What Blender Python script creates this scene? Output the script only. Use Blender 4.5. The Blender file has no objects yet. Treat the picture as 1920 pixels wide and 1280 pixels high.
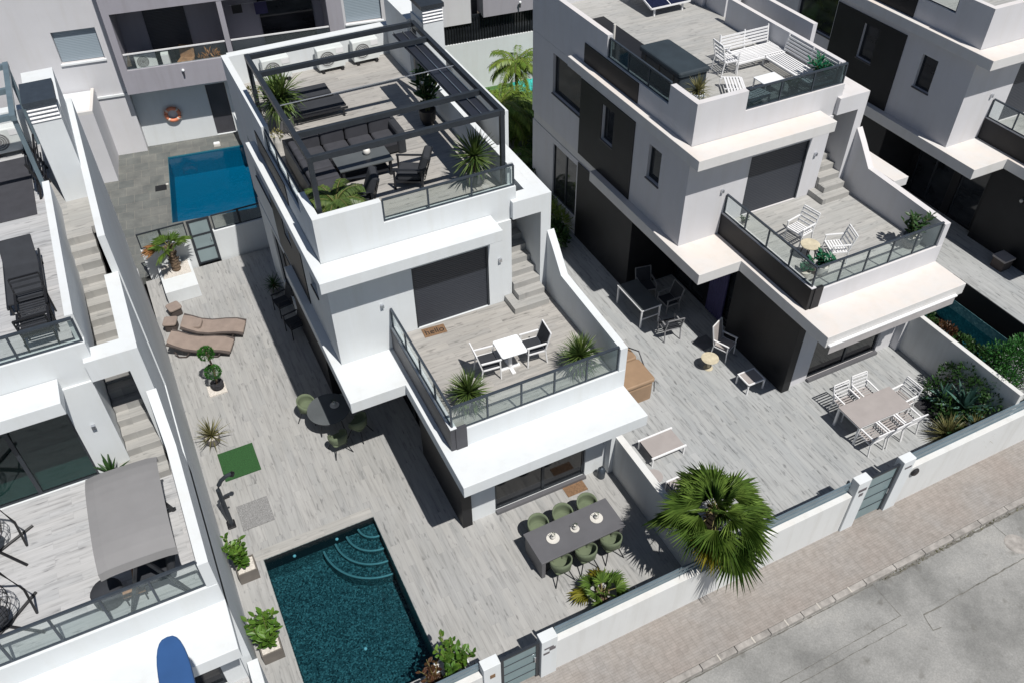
import bpy, math, random
from mathutils import Vector, Matrix
rnd = random.Random(7)
S = bpy.context.scene
COL = S.collection
R = math.radians
# ---------------------------------------------------------------- camera, sky, sun, exposure
cam = bpy.data.objects.new("camera", bpy.data.cameras.new("camera"))
COL.objects.link(cam)
cr = Vector((0.8965179, -0.4429099, -0.0092978)); cu = Vector((0.3085084, 0.6091314, 0.7306035)); cb = Vector((-0.3179279, -0.6578676, 0.6827387))
m = Matrix((cr, cu, cb)).transposed().to_4x4(); m.translation = Vector((0, 0, 19))
cam.matrix_world = m
cam.data.sensor_width = 36; cam.data.lens = 30.134; cam.data.clip_end = 2000; cam.data.clip_start = .5
S.camera = cam
S.render.resolution_x = 1024; S.render.resolution_y = 682
SUNDIR = Vector((-0.115, 0.54, -1)).normalized()          # the way the light travels
elev = math.asin(-SUNDIR.z)
w = bpy.data.worlds.new("World"); S.world = w; w.use_nodes = True
nt = w.node_tree
sky = nt.nodes.new("ShaderNodeTexSky"); sky.sky_type = 'NISHITA'; sky.sun_disc = False
sky.sun_elevation = elev; sky.sun_rotation = math.atan2(-SUNDIR.x, -SUNDIR.y)
sky.air_density = 1.0; sky.dust_density = .5; sky.ozone_density = 1.6
bg = nt.nodes["Background"]; bg.inputs[1].default_value = 0.05
nt.links.new(sky.outputs[0], bg.inputs[0])
sun = bpy.data.objects.new("sun", bpy.data.lights.new("sun", 'SUN')); COL.objects.link(sun)
sun.data.energy = 5.0; sun.data.angle = R(.5); sun.data.color = (1, .965, .91)
sun.rotation_euler = SUNDIR.to_track_quat('-Z', 'Y').to_euler()
S.view_settings.view_transform = 'Standard'; S.view_settings.look = 'None'; S.view_settings.exposure = -0.05
S.render.engine = 'CYCLES'
S.cycles.diffuse_bounces = 2; S.cycles.max_bounces = 8; S.cycles.transparent_max_bounces = 16
# ---------------------------------------------------------------- materials
MATS = {}
def newmat(name):
    m = bpy.data.materials.new(name); m.use_nodes = True; MATS[name] = m
    return m, m.node_tree.nodes, m.node_tree.links, m.node_tree.nodes["Principled BSDF"]
def ramp(N, stops):
    r = N.new("ShaderNodeValToRGB"); e = r.color_ramp.elements
    while len(e) < len(stops): e.new(.5)
    for k, (p, c) in enumerate(stops):
        e[k].position = p; e[k].color = (c[0], c[1], c[2], 1)
    return r
def noise(N, L, co, scale, detail=3, rough=.55, vec=(1, 1, 1), loc=(0, 0, 0), rot=0):
    mp = N.new("ShaderNodeMapping"); mp.inputs['Scale'].default_value = vec; mp.inputs['Location'].default_value = loc
    mp.inputs['Rotation'].default_value = (0, 0, rot)
    L.new(co, mp.inputs[0]); n = N.new("ShaderNodeTexNoise"); n.inputs['Scale'].default_value = scale
    n.inputs['Detail'].default_value = detail; n.inputs['Roughness'].default_value = rough
    L.new(mp.outputs[0], n.inputs[0]); return n.outputs[0]
def mixc(N, L, fac, a, b, mode='MIX'):
    x = N.new("ShaderNodeMix"); x.data_type = 'RGBA'; x.blend_type = mode
    if isinstance(fac, (int, float)): x.inputs[0].default_value = fac
    else: L.new(fac, x.inputs[0])
    for k, v in ((6, a), (7, b)):
        if isinstance(v, (tuple, list)): x.inputs[k].default_value = (v[0], v[1], v[2], 1)
        else: L.new(v, x.inputs[k])
    return x.outputs[2]
def bump(N, L, B, h, strength=.2, dist=.01):
    b = N.new("ShaderNodeBump"); b.inputs['Strength'].default_value = strength; b.inputs['Distance'].default_value = dist
    L.new(h, b.inputs['Height']); L.new(b.outputs[0], B.inputs['Normal'])
def mat(name, col, rough=.5, metal=0, var=.12, scale=3, spec=.5, bmp=0, bscale=60, col2=None):
    m, N, L, B = newmat(name)
    co = N.new("ShaderNodeNewGeometry").outputs['Position']
    n = noise(N, L, co, scale, 4)
    c2 = col2 or tuple(max(0, c * (1 - var)) for c in col); c1 = tuple(min(1, c * (1 + var * .6)) for c in col)
    r = ramp(N, [(.3, c2), (.7, c1)]); L.new(n, r.inputs[0]); L.new(r.outputs[0], B.inputs['Base Color'])
    B.inputs['Roughness'].default_value = rough; B.inputs['Metallic'].default_value = metal
    B.inputs['Specular IOR Level'].default_value = spec
    if bmp: bump(N, L, B, noise(N, L, co, bscale, 2), bmp)
    return m
def planks(name, along, base, tint=(1, 1, 1), pw=1.2, ph=.2, dark=.5):
    m, N, L, B = newmat(name)
    co = N.new("ShaderNodeNewGeometry").outputs['Position']
    mp = N.new("ShaderNodeMapping"); mp.inputs['Rotation'].default_value = (0, 0, 0 if along == 'x' else R(-90)); L.new(co, mp.inputs[0])
    br = N.new("ShaderNodeTexBrick"); br.inputs['Scale'].default_value = 1; br.inputs['Brick Width'].default_value = pw; br.inputs['Row Height'].default_value = ph
    br.offset = .37; br.inputs['Mortar Size'].default_value = .003; br.inputs['Bias'].default_value = 0
    br.inputs['Color1'].default_value = (0, 0, 0, 1); br.inputs['Color2'].default_value = (1, 1, 1, 1); br.inputs['Mortar'].default_value = (.5, .5, .5, 1)
    L.new(mp.outputs[0], br.inputs[0])
    # shift the grain per plank so streaks stop at joints
    add = N.new("ShaderNodeVectorMath"); add.operation = 'MULTIPLY_ADD'; L.new(br.outputs[0], add.inputs[0]); add.inputs[1].default_value = (9, 17, 5); L.new(mp.outputs[0], add.inputs[2])
    g = noise(N, L, add.outputs[0], 1, 4, .5, (1.1, 15, 1))
    g2 = noise(N, L, add.outputs[0], 1, 2, .5, (3.0, 12, 1), (4, 2, 0))
    big = noise(N, L, co, .5, 3)
    c0 = tuple(base * t for t in tint)
    r1 = ramp(N, [(.26, tuple(c * (.35 + dark * .65) for c in c0)), (.46, c0), (.75, tuple(min(1, c * 1.14) for c in c0))]); L.new(g, r1.inputs[0])
    r2 = ramp(N, [(.26, (dark * .75, dark * .76, dark * .78)), (.39, (1, 1, 1))]); L.new(g2, r2.inputs[0])
    r3 = ramp(N, [(.0, (.91, .92, .93)), (.5, (.98, .98, .98)), (1, (1.03, 1.025, 1.02))]); L.new(br.outputs[0], r3.inputs[0])
    r4 = ramp(N, [(.35, (.93, .93, .92)), (.65, (1, 1, 1))]); L.new(big, r4.inputs[0])
    c = mixc(N, L, .7, r1.outputs[0], r2.outputs[0], 'MULTIPLY'); c = mixc(N, L, 1, c, r3.outputs[0], 'MULTIPLY'); c = mixc(N, L, 1, c, r4.outputs[0], 'MULTIPLY')
    c = mixc(N, L, br.outputs['Fac'], c, tuple(x * .80 for x in c0))
    L.new(c, B.inputs['Base Color']); B.inputs['Roughness'].default_value = .55; B.inputs['Specular IOR Level'].default_value = .3
    bump(N, L, B, g, .08, .004)
    return m
def plaster(name, col, stain=(.62, .53, .44), amt=.35, st=.55, dirt=.90):
    m, N, L, B = newmat(name)
    G = N.new("ShaderNodeNewGeometry"); co = G.outputs['Position']
    n = noise(N, L, co, .8, 5, .6); n2 = noise(N, L, co, 1, 6, .62, (3.2, 3.2, .3), (5, 1, 0))
    r = ramp(N, [(.35, tuple(c * .95 for c in col)), (.65, col)]); L.new(n, r.inputs[0])
    # dust settles on the tops: a wash of ochre where the surface faces up
    sx = N.new("ShaderNodeSeparateXYZ"); L.new(G.outputs['Normal'], sx.inputs[0])
    mu = N.new("ShaderNodeMath"); mu.operation = 'MULTIPLY'; L.new(sx.outputs[2], mu.inputs[0])
    rr = ramp(N, [(st - .18, (0, 0, 0)), (st + .18, (amt, amt, amt))]); L.new(n, rr.inputs[0]); L.new(rr.outputs[0], mu.inputs[1]); mu.use_clamp = True
    c = mixc(N, L, mu.outputs[0], r.outputs[0], stain)
    rs = ramp(N, [(.48, (1, 1, 1)), (.75, (dirt, dirt * .99, dirt * .97))]); L.new(n2, rs.inputs[0]); c = mixc(N, L, 1, c, rs.outputs[0], 'MULTIPLY')
    L.new(c, B.inputs['Base Color']); B.inputs['Roughness'].default_value = .85; B.inputs['Specular IOR Level'].default_value = .2
    bump(N, L, B, noise(N, L, co, 90, 2), .12, .004)
    return m
def glassmat(name, tint, gloss=.12, alpha=.5, rough=.03, body=None):
    m, N, L, B = newmat(name)
    N.remove(B); out = N["Material Output"]
    tr = N.new("ShaderNodeBsdfTransparent"); tr.inputs[0].default_value = (*tint, 1)
    gl = N.new("ShaderNodeBsdfGlossy"); gl.inputs['Roughness'].default_value = rough; gl.inputs['Color'].default_value = (.9, .95, 1, 1)
    lw = N.new("ShaderNodeLayerWeight"); fr = ramp(N, [(.0, (.03, .03, .03)), (.55, (.05, .05, .05)), (.8, (.16, .16, .16)), (1, (.8, .8, .8))]); L.new(lw.outputs['Facing'], fr.inputs[0])
    mx = N.new("ShaderNodeMixShader"); L.new(fr.outputs[0], mx.inputs[0])
    src = tr.outputs[0]
    if body:
        co = N.new("ShaderNodeNewGeometry").outputs['Position']; n = noise(N, L, co, 1.3, 3)
        r = ramp(N, [(.3, tuple(c * .8 for c in body)), (.7, body)]); L.new(n, r.inputs[0])
        d = N.new("ShaderNodeBsdfDiffuse"); L.new(r.outputs[0], d.inputs[0])
        m2 = N.new("ShaderNodeMixShader"); m2.inputs[0].default_value = alpha; L.new(tr.outputs[0], m2.inputs[1]); L.new(d.outputs[0], m2.inputs[2]); src = m2.outputs[0]
    L.new(src, mx.inputs[1]); L.new(gl.outputs[0], mx.inputs[2]); L.new(mx.outputs[0], out.inputs[0])
    return m
def leafmat(name, c1, c2, rough=.45, scale=3.0):
    m, N, L, B = newmat(name)
    co = N.new("ShaderNodeNewGeometry").outputs['Position']
    n = noise(N, L, co, scale, 3); ri = N.new("ShaderNodeNewGeometry").outputs['Random Per Island']
    r = ramp(N, [(.3, c1), (.7, c2)]); L.new(n, r.inputs[0])
    rr = ramp(N, [(0, (.55, .6, .5)), (1, (1.35, 1.3, 1.2))]); L.new(ri, rr.inputs[0])
    c = mixc(N, L, 1, r.outputs[0], rr.outputs[0], 'MULTIPLY'); L.new(c, B.inputs['Base Color']); B.inputs['Roughness'].default_value = rough
    B.inputs['Specular IOR Level'].default_value = .4
    t = N.new("ShaderNodeBsdfTranslucent"); L.new(c, t.inputs[0]); mx = N.new("ShaderNodeMixShader"); mx.inputs[0].default_value = .22
    L.new(B.outputs[0], mx.inputs[1]); L.new(t.outputs[0], mx.inputs[2]); L.new(mx.outputs[0], N["Material Output"].inputs[0])
    return m
plaster('white', (.67, .70, .72), amt=.08, stain=(.62, .58, .52), dirt=.95)
plaster('white_dusty', (.65, .645, .64), stain=(.70, .56, .46), amt=.42, st=.48, dirt=.95)
plaster('grey_render', (.36, .35, .39), amt=.1)
plaster('white_grey', (.61, .61, .635), stain=(.74, .62, .52), amt=.2, st=.4, dirt=.96)
plaster('wall_block', (.66, .67, .67), stain=(.6, .5, .4), amt=.2)
mat('clad', (.012, .0125, .015), .5, scale=1.5, var=.3, spec=.3)
mat('clad_grey', (.055, .055, .065), .5, scale=1.5, var=.2)
mat('alu', (.035, .042, .052), .4, .3, scale=6, var=.15)
mat('alu_rail', (.06, .075, .095), .4, .4, scale=6, var=.15)
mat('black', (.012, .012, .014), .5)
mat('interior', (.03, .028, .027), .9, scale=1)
mat('white_metal', (.78, .78, .79), .35, var=.05)
mat('grey_metal', (.22, .22, .23), .5); mat('white_top', (.80, .82, .84), .4, var=.05)
mat('chrome', (.6, .62, .66), .25, .9)
planks('deck_ground', 'y', .36, (.995, .99, .975), dark=.56)
planks('deck_b', 'y', .38, (.975, 1, 1.01), dark=.42)
planks('deck_terrace', 'x', .375, (1, .96, .91), dark=.52)
planks('deck_l', 'x', .46, (.97, .975, 1), dark=.48)
planks('deck_roof_b', 'x', .40, (1, .99, .96), dark=.55)
planks('coping', 'x', .38, (1, .98, .94), dark=.7)
planks('stair_tile', 'x', .37, (1, .985, .95), pw=2, ph=.14, dark=.7)
glassmat('rail_glass', (.93, .96, .955), alpha=.06, body=(.30, .36, .36))
glassmat('rail_glass_dark', (.42, .50, .52), alpha=.3, body=(.05, .07, .08))
glassmat('tinted_glass', (.35, .50, .49), alpha=.12, body=(.05, .07, .07))
mat('room_floor', (.62, .62, .6), .5)
glassmat('frosted', (.7, .8, .8), alpha=.85, rough=.3, body=(.30, .38, .40))
m, N, L, B = newmat('window'); B.inputs['Base Color'].default_value = (.012, .014, .017, 1); B.inputs['Roughness'].default_value = .06
co = N.new("ShaderNodeNewGeometry").outputs['Position']; r = ramp(N, [(.3, (.010, .012, .015)), (.7, (.03, .034, .04))]); L.new(noise(N, L, co, .9, 2, .5, (1, 1, 3)), r.inputs[0]); L.new(r.outputs[0], B.inputs['Base Color'])
m, N, L, B = newmat('shutter'); co = N.new("ShaderNodeNewGeometry").outputs['Position']
wv = N.new("ShaderNodeTexWave"); wv.wave_type = 'BANDS'; wv.bands_direction = 'Z'; wv.inputs['Scale'].default_value = 5.2; L.new(co, wv.inputs[0])
r = ramp(N, [(0, (.024, .028, .038)), (1, (.04, .046, .06))]); L.new(wv.outputs[0], r.inputs[0]); L.new(r.outputs[0], B.inputs['Base Color']); B.inputs['Roughness'].default_value = .5; bump(N, L, B, wv.outputs[0], .5, .01)
m, N, L, B = newmat('shutter_blue'); co = N.new("ShaderNodeNewGeometry").outputs['Position']
wv = N.new("ShaderNodeTexWave"); wv.wave_type = 'BANDS'; wv.bands_direction = 'Z'; wv.inputs['Scale'].default_value = 5; L.new(co, wv.inputs[0])
r = ramp(N, [(0, (.26, .32, .37)), (1, (.31, .37, .42))]); L.new(wv.outputs[0], r.inputs[0]); L.new(r.outputs[0], B.inputs['Base Color']); B.inputs['Roughness'].default_value = .5; bump(N, L, B, wv.outputs[0], .4, .01)
# paving, road
m, N, L, B = newmat('pavement'); co = N.new("ShaderNodeNewGeometry").outputs['Position']
br = N.new("ShaderNodeTexBrick"); br.offset = 0; br.inputs['Scale'].default_value = 1; br.inputs['Brick Width'].default_value = .2; br.inputs['Row Height'].default_value = .066; br.inputs['Mortar Size'].default_value = .008
L.new(co, br.inputs[0]); br.inputs['Color1'].default_value = (.285, .268, .255, 1); br.inputs['Color2'].default_value = (.305, .287, .273, 1); br.inputs['Mortar'].default_value = (.25, .236, .224, 1)
n = noise(N, L, co, .55, 5, .6); r = ramp(N, [(.35, (1.0, .95, .92)), (.5, (1.0, .98, .96)), (.7, (.98, 1.0, 1.02))]); L.new(n, r.inputs[0])
n2 = noise(N, L, co, 6, 6, .7); r2 = ramp(N, [(.35, (.80, .78, .76)), (.6, (1.04, 1.03, 1.02))]); L.new(n2, r2.inputs[0])
c = mixc(N, L, .85, mixc(N, L, 1, br.outputs[0], r.outputs[0], 'MULTIPLY'), r2.outputs[0], 'MULTIPLY'); L.new(c, B.inputs['Base Color']); B.inputs['Roughness'].default_value = .9
bump(N, L, B, br.outputs['Fac'], -.3, .006)
m, N, L, B = newmat('road'); co = N.new("ShaderNodeNewGeometry").outputs['Position']
r = ramp(N, [(.28, (.14, .14, .137)), (.43, (.215, .215, .207)), (.58, (.30, .298, .288)), (.75, (.39, .38, .36))]); L.new(noise(N, L, co, .42, 8, .68), r.inputs[0])
r2 = ramp(N, [(.3, (.78, .78, .78)), (.7, (1.12, 1.12, 1.12))]); L.new(noise(N, L, co, 22, 5, .7), r2.inputs[0])
r3 = ramp(N, [(.62, (1, 1, 1)), (.74, (.70, .69, .67))]); L.new(noise(N, L, co, 2.3, 3, .5, loc=(3, 9, 0)), r3.inputs[0])
c = mixc(N, L, 1, mixc(N, L, 1, r.outputs[0], r2.outputs[0], 'MULTIPLY'), r3.outputs[0], 'MULTIPLY'); L.new(c, B.inputs['Base Color']); B.inputs['Roughness'].default_value = .92
bump(N, L, B, noise(N, L, co, 70, 3), .5, .01)
mat('kerb', (.33, .31, .29), .9, scale=5, var=.35, bmp=.3)
mat('crack', (.15, .145, .13), .95, scale=9, var=.4)
mat('mortar_pale', (.5, .47, .42), .9)
mat('soil', (.07, .055, .042), .95, scale=6, var=.5, bmp=.5, bscale=25)
mat('gravel_white', (.62, .58, .53), .9, scale=35, var=.35, bmp=.6, bscale=45)
mat('gravel_grey', (.25, .25, .25), .9, scale=45, var=.5, bmp=.5, bscale=60)
mat('turf', (.022, .085, .022), .9, scale=40, var=.4, bmp=.6, bscale=120)
mat('grass', (.06, .14, .035), .9, scale=8, var=.5, bmp=.6, bscale=70)
m, N, L, B = newmat('slate'); co = N.new("ShaderNodeNewGeometry").outputs['Position']
br = N.new("ShaderNodeTexBrick"); br.offset = .5; br.inputs['Scale'].default_value = 1; br.inputs['Brick Width'].default_value = .6; br.inputs['Row Height'].default_value = .6; br.inputs['Mortar Size'].default_value = .008
mp = N.new("ShaderNodeMapping"); mp.inputs['Rotation'].default_value = (0, 0, R(8)); L.new(co, mp.inputs[0]); L.new(mp.outputs[0], br.inputs[0])
br.inputs['Color1'].default_value = (.115, .125, .125, 1); br.inputs['Color2'].default_value = (.15, .155, .15, 1); br.inputs['Mortar'].default_value = (.20, .195, .18, 1)
r = ramp(N, [(.3, (.7, .7, .7)), (.7, (1.3, 1.27, 1.2))]); L.new(noise(N, L, co, 1.3, 7, .7), r.inputs[0]); c = mixc(N, L, 1, br.outputs[0], r.outputs[0], 'MULTIPLY'); L.new(c, B.inputs['Base Color']); B.inputs['Roughness'].default_value = .7
# pool tile: small dark mosaic, every tesserae its own brightness
def mosaic(name, a, b, c3, size=.045):
    m, N, L, B = newmat(name); co = N.new("ShaderNodeNewGeometry").outputs['Position']
    v = N.new("ShaderNodeTexVoronoi"); v.inputs['Scale'].default_value = 1 / size; v.inputs['Randomness'].default_value = .55; L.new(co, v.inputs[0])
    r = ramp(N, [(.1, a), (.6, b), (.97, c3)]); L.new(v.outputs['Color'], r.inputs[0])
    L.new(r.outputs[0], B.inputs['Base Color']); B.inputs['Roughness'].default_value = .4
mosaic('mosaic_dark', (.012, .022, .024), (.075, .12, .125), (.21, .29, .29), .035)
mosaic('mosaic_teal', (.06, .15, .17), (.10, .22, .24), (.22, .36, .36), .06)
mosaic('mosaic_blue', (.022, .15, .19), (.032, .18, .23), (.05, .22, .28), .03)
mat('pool_step_edge', (.30, .34, .34), .5, scale=20)
def water(name, tint, sc=9):
    m, N, L, B = newmat(name); N.remove(B); out = N["Material Output"]; co = N.new("ShaderNodeNewGeometry").outputs['Position']
    tr = N.new("ShaderNodeBsdfTransparent"); tr.inputs[0].default_value = (*tint, 1)
    gl = N.new("ShaderNodeBsdfGlossy"); gl.inputs['Roughness'].default_value = .02; fr = N.new("ShaderNodeFresnel"); fr.inputs[0].default_value = 1.33
    b = N.new("ShaderNodeBump"); b.inputs['Strength'].default_value = .5; b.inputs['Distance'].default_value = .03
    L.new(noise(N, L, co, sc, 3, .6), b.inputs['Height']); L.new(b.outputs[0], gl.inputs['Normal']); L.new(b.outputs[0], fr.inputs['Normal'])
    mx = N.new("ShaderNodeMixShader"); L.new(fr.outputs[0], mx.inputs[0]); L.new(tr.outputs[0], mx.inputs[1]); L.new(gl.outputs[0], mx.inputs[2]); L.new(mx.outputs[0], out.inputs[0])
water('water_teal', (.33, .60, .67), 7); water('water_blue', (.10, .66, .84), 2); water('water_far', (.3, .58, .65))
# furniture
mat('fabric_dark', (.045, .046, .055), .95, scale=4, var=.15, bmp=.2, bscale=150)
mat('fabric_charcoal', (.03, .033, .04), .95, scale=4, var=.15, bmp=.2, bscale=150)
mat('dark_metal', (.02, .022, .027), .45, .2)
mat('table_grey', (.115, .115, .125), .5, scale=2, var=.1)
mat('table_slate', (.10, .11, .115), .35, scale=2, var=.15)
mat('taupe', (.27, .215, .185), .85, scale=4, var=.12, bmp=.2, bscale=120)
mat('taupe_dark', (.07, .055, .05), .8, scale=4)
mat('greige', (.34, .31, .30), .7, scale=3, var=.08)
mat('green_fabric', (.125, .155, .095), .9, scale=5, var=.12)
mat('canopy_grey', (.225, .222, .225), .85, scale=2, var=.06, bmp=.1)
mat('brown_cover', (.30, .20, .125), .6, scale=2, var=.15)
mat('wood', (.30, .17, .09), .7, scale=5, var=.35)
mat('coir', (.21, .125, .07), .95, scale=30, var=.4, bmp=.4)
mat('beige_top', (.55, .49, .36), .7, scale=8, var=.2)
mat('ceramic', (.62, .60, .56), .4, var=.08)
mat('pot_grey', (.17, .17, .18), .7, scale=5, var=.2)
mat('pot_taupe', (.15, .135, .12), .7, scale=5, var=.15)
mat('black_pot_bed_shade', (.03, .03, .035), .95, scale=20, var=.6, bmp=.8, bscale=40)
mat('ac_body', (.66, .69, .68), .5, var=.06); mat('ac_grille', (.2, .2, .2), .6, scale=30, var=.3)
mat('orange', (.72, .24, .13), .5, var=.15); mat('orange_pale', (.75, .6, .5), .5)
mat('teal_tarp', (.03, .42, .38), .6, scale=3, var=.3); mat('blue_board', (.03, .09, .24), .5, scale=2, var=.12)
mat('solar', (.012, .015, .04), .15, scale=20, var=.4); mat('purple', (.05, .045, .12), .8)
mat('cover_top', (.03, .042, .052), .6, scale=2, var=.2); mat('fence_slat', (.155, .21, .245), .35, .2, scale=3, var=.15)
mat('gate_panel', (.20, .28, .30), .35, .1, scale=2, var=.1); mat('plaque', (.12, .11, .12), .5); mat('awning', (.42, .40, .40), .8)
mat('trunk', (.17, .12, .08), .95, scale=14, var=.5, bmp=.8, bscale=18); mat('stem', (.22, .20, .07), .8)
mat('cushion_white', (.62, .66, .72), .9, scale=5)
leafmat('palm_leaf', (.06, .13, .025), (.18, .27, .06), scale=1.6); leafmat('palm_yellow', (.22, .22, .03), (.34, .29, .04)); leafmat('palm_brown', (.42, .20, .09), (.5, .27, .12))
leafmat('yucca_leaf', (.05, .10, .03), (.13, .18, .045)); leafmat('broad_leaf', (.05, .13, .02), (.12, .22, .03)); leafmat('dark_leaf', (.018, .05, .015), (.04, .10, .025))
leafmat('box_leaf', (.02, .10, .012), (.04, .16, .02)); leafmat('bush_leaf', (.02, .10, .02), (.05, .16, .035)); leafmat('agave_leaf', (.05, .12, .11), (.09, .18, .16)); leafmat('olive_leaf', (.12, .12, .05), (.22, .2, .09))
leafmat('emerald_leaf', (.005, .09, .045), (.01, .14, .07)); leafmat('feather_leaf', (.10, .19, .03), (.22, .29, .05)); leafmat('red_leaf', (.06, .02, .015), (.09, .05, .02))
# ---------------------------------------------------------------- mesh builder
class MB:
    def __init__(s): s.v = []; s.f = []; s.m = []; s.cur = 0; s.T = None
    def add(s, vs, fs):
        b = len(s.v)
        if s.T is not None: vs = [s.T @ Vector(p) for p in vs]
        s.v += [tuple(p) for p in vs]; s.f += [tuple(b + i for i in f) for f in fs]; s.m += [s.cur] * len(fs); return s
    def box(s, x0, x1, y0, y1, z0, z1):
        s.add([(x0, y0, z0), (x1, y0, z0), (x1, y1, z0), (x0, y1, z0), (x0, y0, z1), (x1, y0, z1), (x1, y1, z1), (x0, y1, z1)],
              [(0, 3, 2, 1), (4, 5, 6, 7), (0, 1, 5, 4), (1, 2, 6, 5), (2, 3, 7, 6), (3, 0, 4, 7)]); return s
    def prism(s, pts, z0, z1):      # plan polygon, counter-clockwise
        n = len(pts)
        s.add([(x, y, z0) for x, y in pts] + [(x, y, z1) for x, y in pts],
              [tuple(range(n - 1, -1, -1)), tuple(range(n, 2 * n))] + [(i, (i + 1) % n, n + (i + 1) % n, n + i) for i in range(n)]); return s
    def prismx(s, pts, x0, x1):     # (y,z) polygon swept along x
        n = len(pts)
        s.add([(x0, y, z) for y, z in pts] + [(x1, y, z) for y, z in pts],
              [tuple(range(n - 1, -1, -1)), tuple(range(n, 2 * n))] + [(i, (i + 1) % n, n + (i + 1) % n, n + i) for i in range(n)]); return s
    def rbox(s, x0, x1, y0, y1, z0, z1, r=.04, n=3):   # box with rounded plan corners and soft top edge
        pts = []
        for cx, cy, a0 in ((x1 - r, y0 + r, -90), (x1 - r, y1 - r, 0), (x0 + r, y1 - r, 90), (x0 + r, y0 + r, 180)):
            for k in range(n + 1):
                a = R(a0 + 90 * k / n); pts.append((cx + r * math.cos(a), cy + r * math.sin(a)))
        mx, my = (x0 + x1) / 2, (y0 + y1) / 2; q = min(r, (z1 - z0) * .4); m_ = len(pts)
        rings = [[(x, y, z0) for x, y in pts], [(x, y, z1 - q) for x, y in pts]]
        for k in (1, 2):
            a = R(45 * k); d = q * (1 - math.cos(a)); sx = 1 - 2 * d / (x1 - x0); sy = 1 - 2 * d / (y1 - y0)
            rings.append([(mx + (x - mx) * sx, my + (y - my) * sy, z1 - q + q * math.sin(a)) for x, y in pts])
        vs = [p for rg in rings for p in rg]; fs = [tuple(range(m_ - 1, -1, -1)), tuple(range(3 * m_, 4 * m_))]
        for k in range(3):
            for i in range(m_):
                j = (i + 1) % m_; fs.append((k * m_ + i, k * m_ + j, (k + 1) * m_ + j, (k + 1) * m_ + i))
        s.add(vs, fs); return s
    def tube(s, pts, r, n=6, cap=True, r2=None):
        pts = [Vector(p) for p in pts]; vs = []; fs = []; k = len(pts)
        up = Vector((0, 0, 1))
        for i, p in enumerate(pts):
            t = (pts[min(i + 1, k - 1)] - pts[max(i - 1, 0)]).normalized()
            a = t.cross(up if abs(t.z) < .95 else Vector((1, 0, 0))).normalized(); b = a.cross(t)
            rr = r if r2 is None else r + (r2 - r) * i / (k - 1)
            for j in range(n):
                g = 2 * math.pi * (j + .5) / n; vs.append(p + a * (rr * math.cos(g)) + b * (rr * math.sin(g)))
        for i in range(k - 1):
            for j in range(n):
                fs.append((i * n + j, i * n + (j + 1) % n, (i + 1) * n + (j + 1) % n, (i + 1) * n + j))
        if cap: fs += [tuple(range(n - 1, -1, -1)), tuple(range((k - 1) * n, k * n))]
        s.add(vs, fs); return s
    def bar(s, a, b, w=.04, h=None):     # square-section bar
        h = h or w; a = Vector(a); b = Vector(b); t = (b - a).normalized(); u = t.cross(Vector((0, 0, 1)) if abs(t.z) < .95 else Vector((0, 1, 0))).normalized(); q = u.cross(t)
        vs = []
        for p in (a, b):
            for x, y in ((-1, -1), (1, -1), (1, 1), (-1, 1)): vs.append(p + u * (x * w / 2) + q * (y * h / 2))
        s.add(vs, [(3, 2, 1, 0), (4, 5, 6, 7), (0, 1, 5, 4), (1, 2, 6, 5), (2, 3, 7, 6), (3, 0, 4, 7)]); return s
    def lathe(s, prof, cx=0, cy=0, n=20):
        vs = []; fs = []; k = len(prof)
        for r, z in prof:
            for j in range(n):
                a = 2 * math.pi * j / n; vs.append((cx + r * math.cos(a), cy + r * math.sin(a), z))
        for i in range(k - 1):
            for j in range(n): fs.append((i * n + j, i * n + (j + 1) % n, (i + 1) * n + (j + 1) % n, (i + 1) * n + j))
        fs += [tuple(range(n - 1, -1, -1)), tuple(range((k - 1) * n, k * n))]
        s.add(vs, fs); return s
    def ball(s, c, r, n=10, sz=1):
        prof = [(max(.001, r * math.sin(math.pi * i / n)), c[2] - r * sz * math.cos(math.pi * i / n)) for i in range(n + 1)]
        return s.lathe(prof, c[0], c[1], 2 * n)
    def wallx(s, x0, x1, y0, y1, z0, z1, holes=()):       # slab between x0,x1 with (y0,y1,z0,z1) openings
        s._wall(lambda u, z, t: (t, u, z), x0, x1, y0, y1, z0, z1, holes, False); return s
    def wally(s, y0, y1, x0, x1, z0, z1, holes=()):
        s._wall(lambda u, z, t: (u, t, z), y0, y1, x0, x1, z0, z1, holes, True); return s
    def _wall(s, P, t0, t1, u0, u1, z0, z1, holes, flip):
        us = sorted({u0, u1} | {h[0] for h in holes} | {h[1] for h in holes}); zs = sorted({z0, z1} | {h[2] for h in holes} | {h[3] for h in holes})
        us = [u for u in us if u0 <= u <= u1]; zs = [z for z in zs if z0 <= z <= z1]
        sol = lambda i, j: 0 <= i < len(us) - 1 and 0 <= j < len(zs) - 1 and not any(h[0] < (us[i] + us[i + 1]) / 2 < h[1] and h[2] < (zs[j] + zs[j + 1]) / 2 < h[3] for h in holes)
        for i in range(len(us) - 1):
            for j in range(len(zs) - 1):
                if not sol(i, j): continue
                a, b, c, d = us[i], us[i + 1], zs[j], zs[j + 1]
                q = lambda *p: s.add(list(p), [(0, 1, 2, 3) if not flip else (3, 2, 1, 0)])
                q(P(a, c, t0), P(a, d, t0), P(b, d, t0), P(b, c, t0)); q(P(a, c, t1), P(b, c, t1), P(b, d, t1), P(a, d, t1))
                if not sol(i - 1, j): q(P(a, c, t0), P(a, c, t1), P(a, d, t1), P(a, d, t0))
                if not sol(i + 1, j): q(P(b, c, t0), P(b, d, t0), P(b, d, t1), P(b, c, t1))
                if not sol(i, j - 1): q(P(a, c, t0), P(b, c, t0), P(b, c, t1), P(a, c, t1))
                if not sol(i, j + 1): q(P(a, d, t0), P(a, d, t1), P(b, d, t1), P(b, d, t0))
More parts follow.
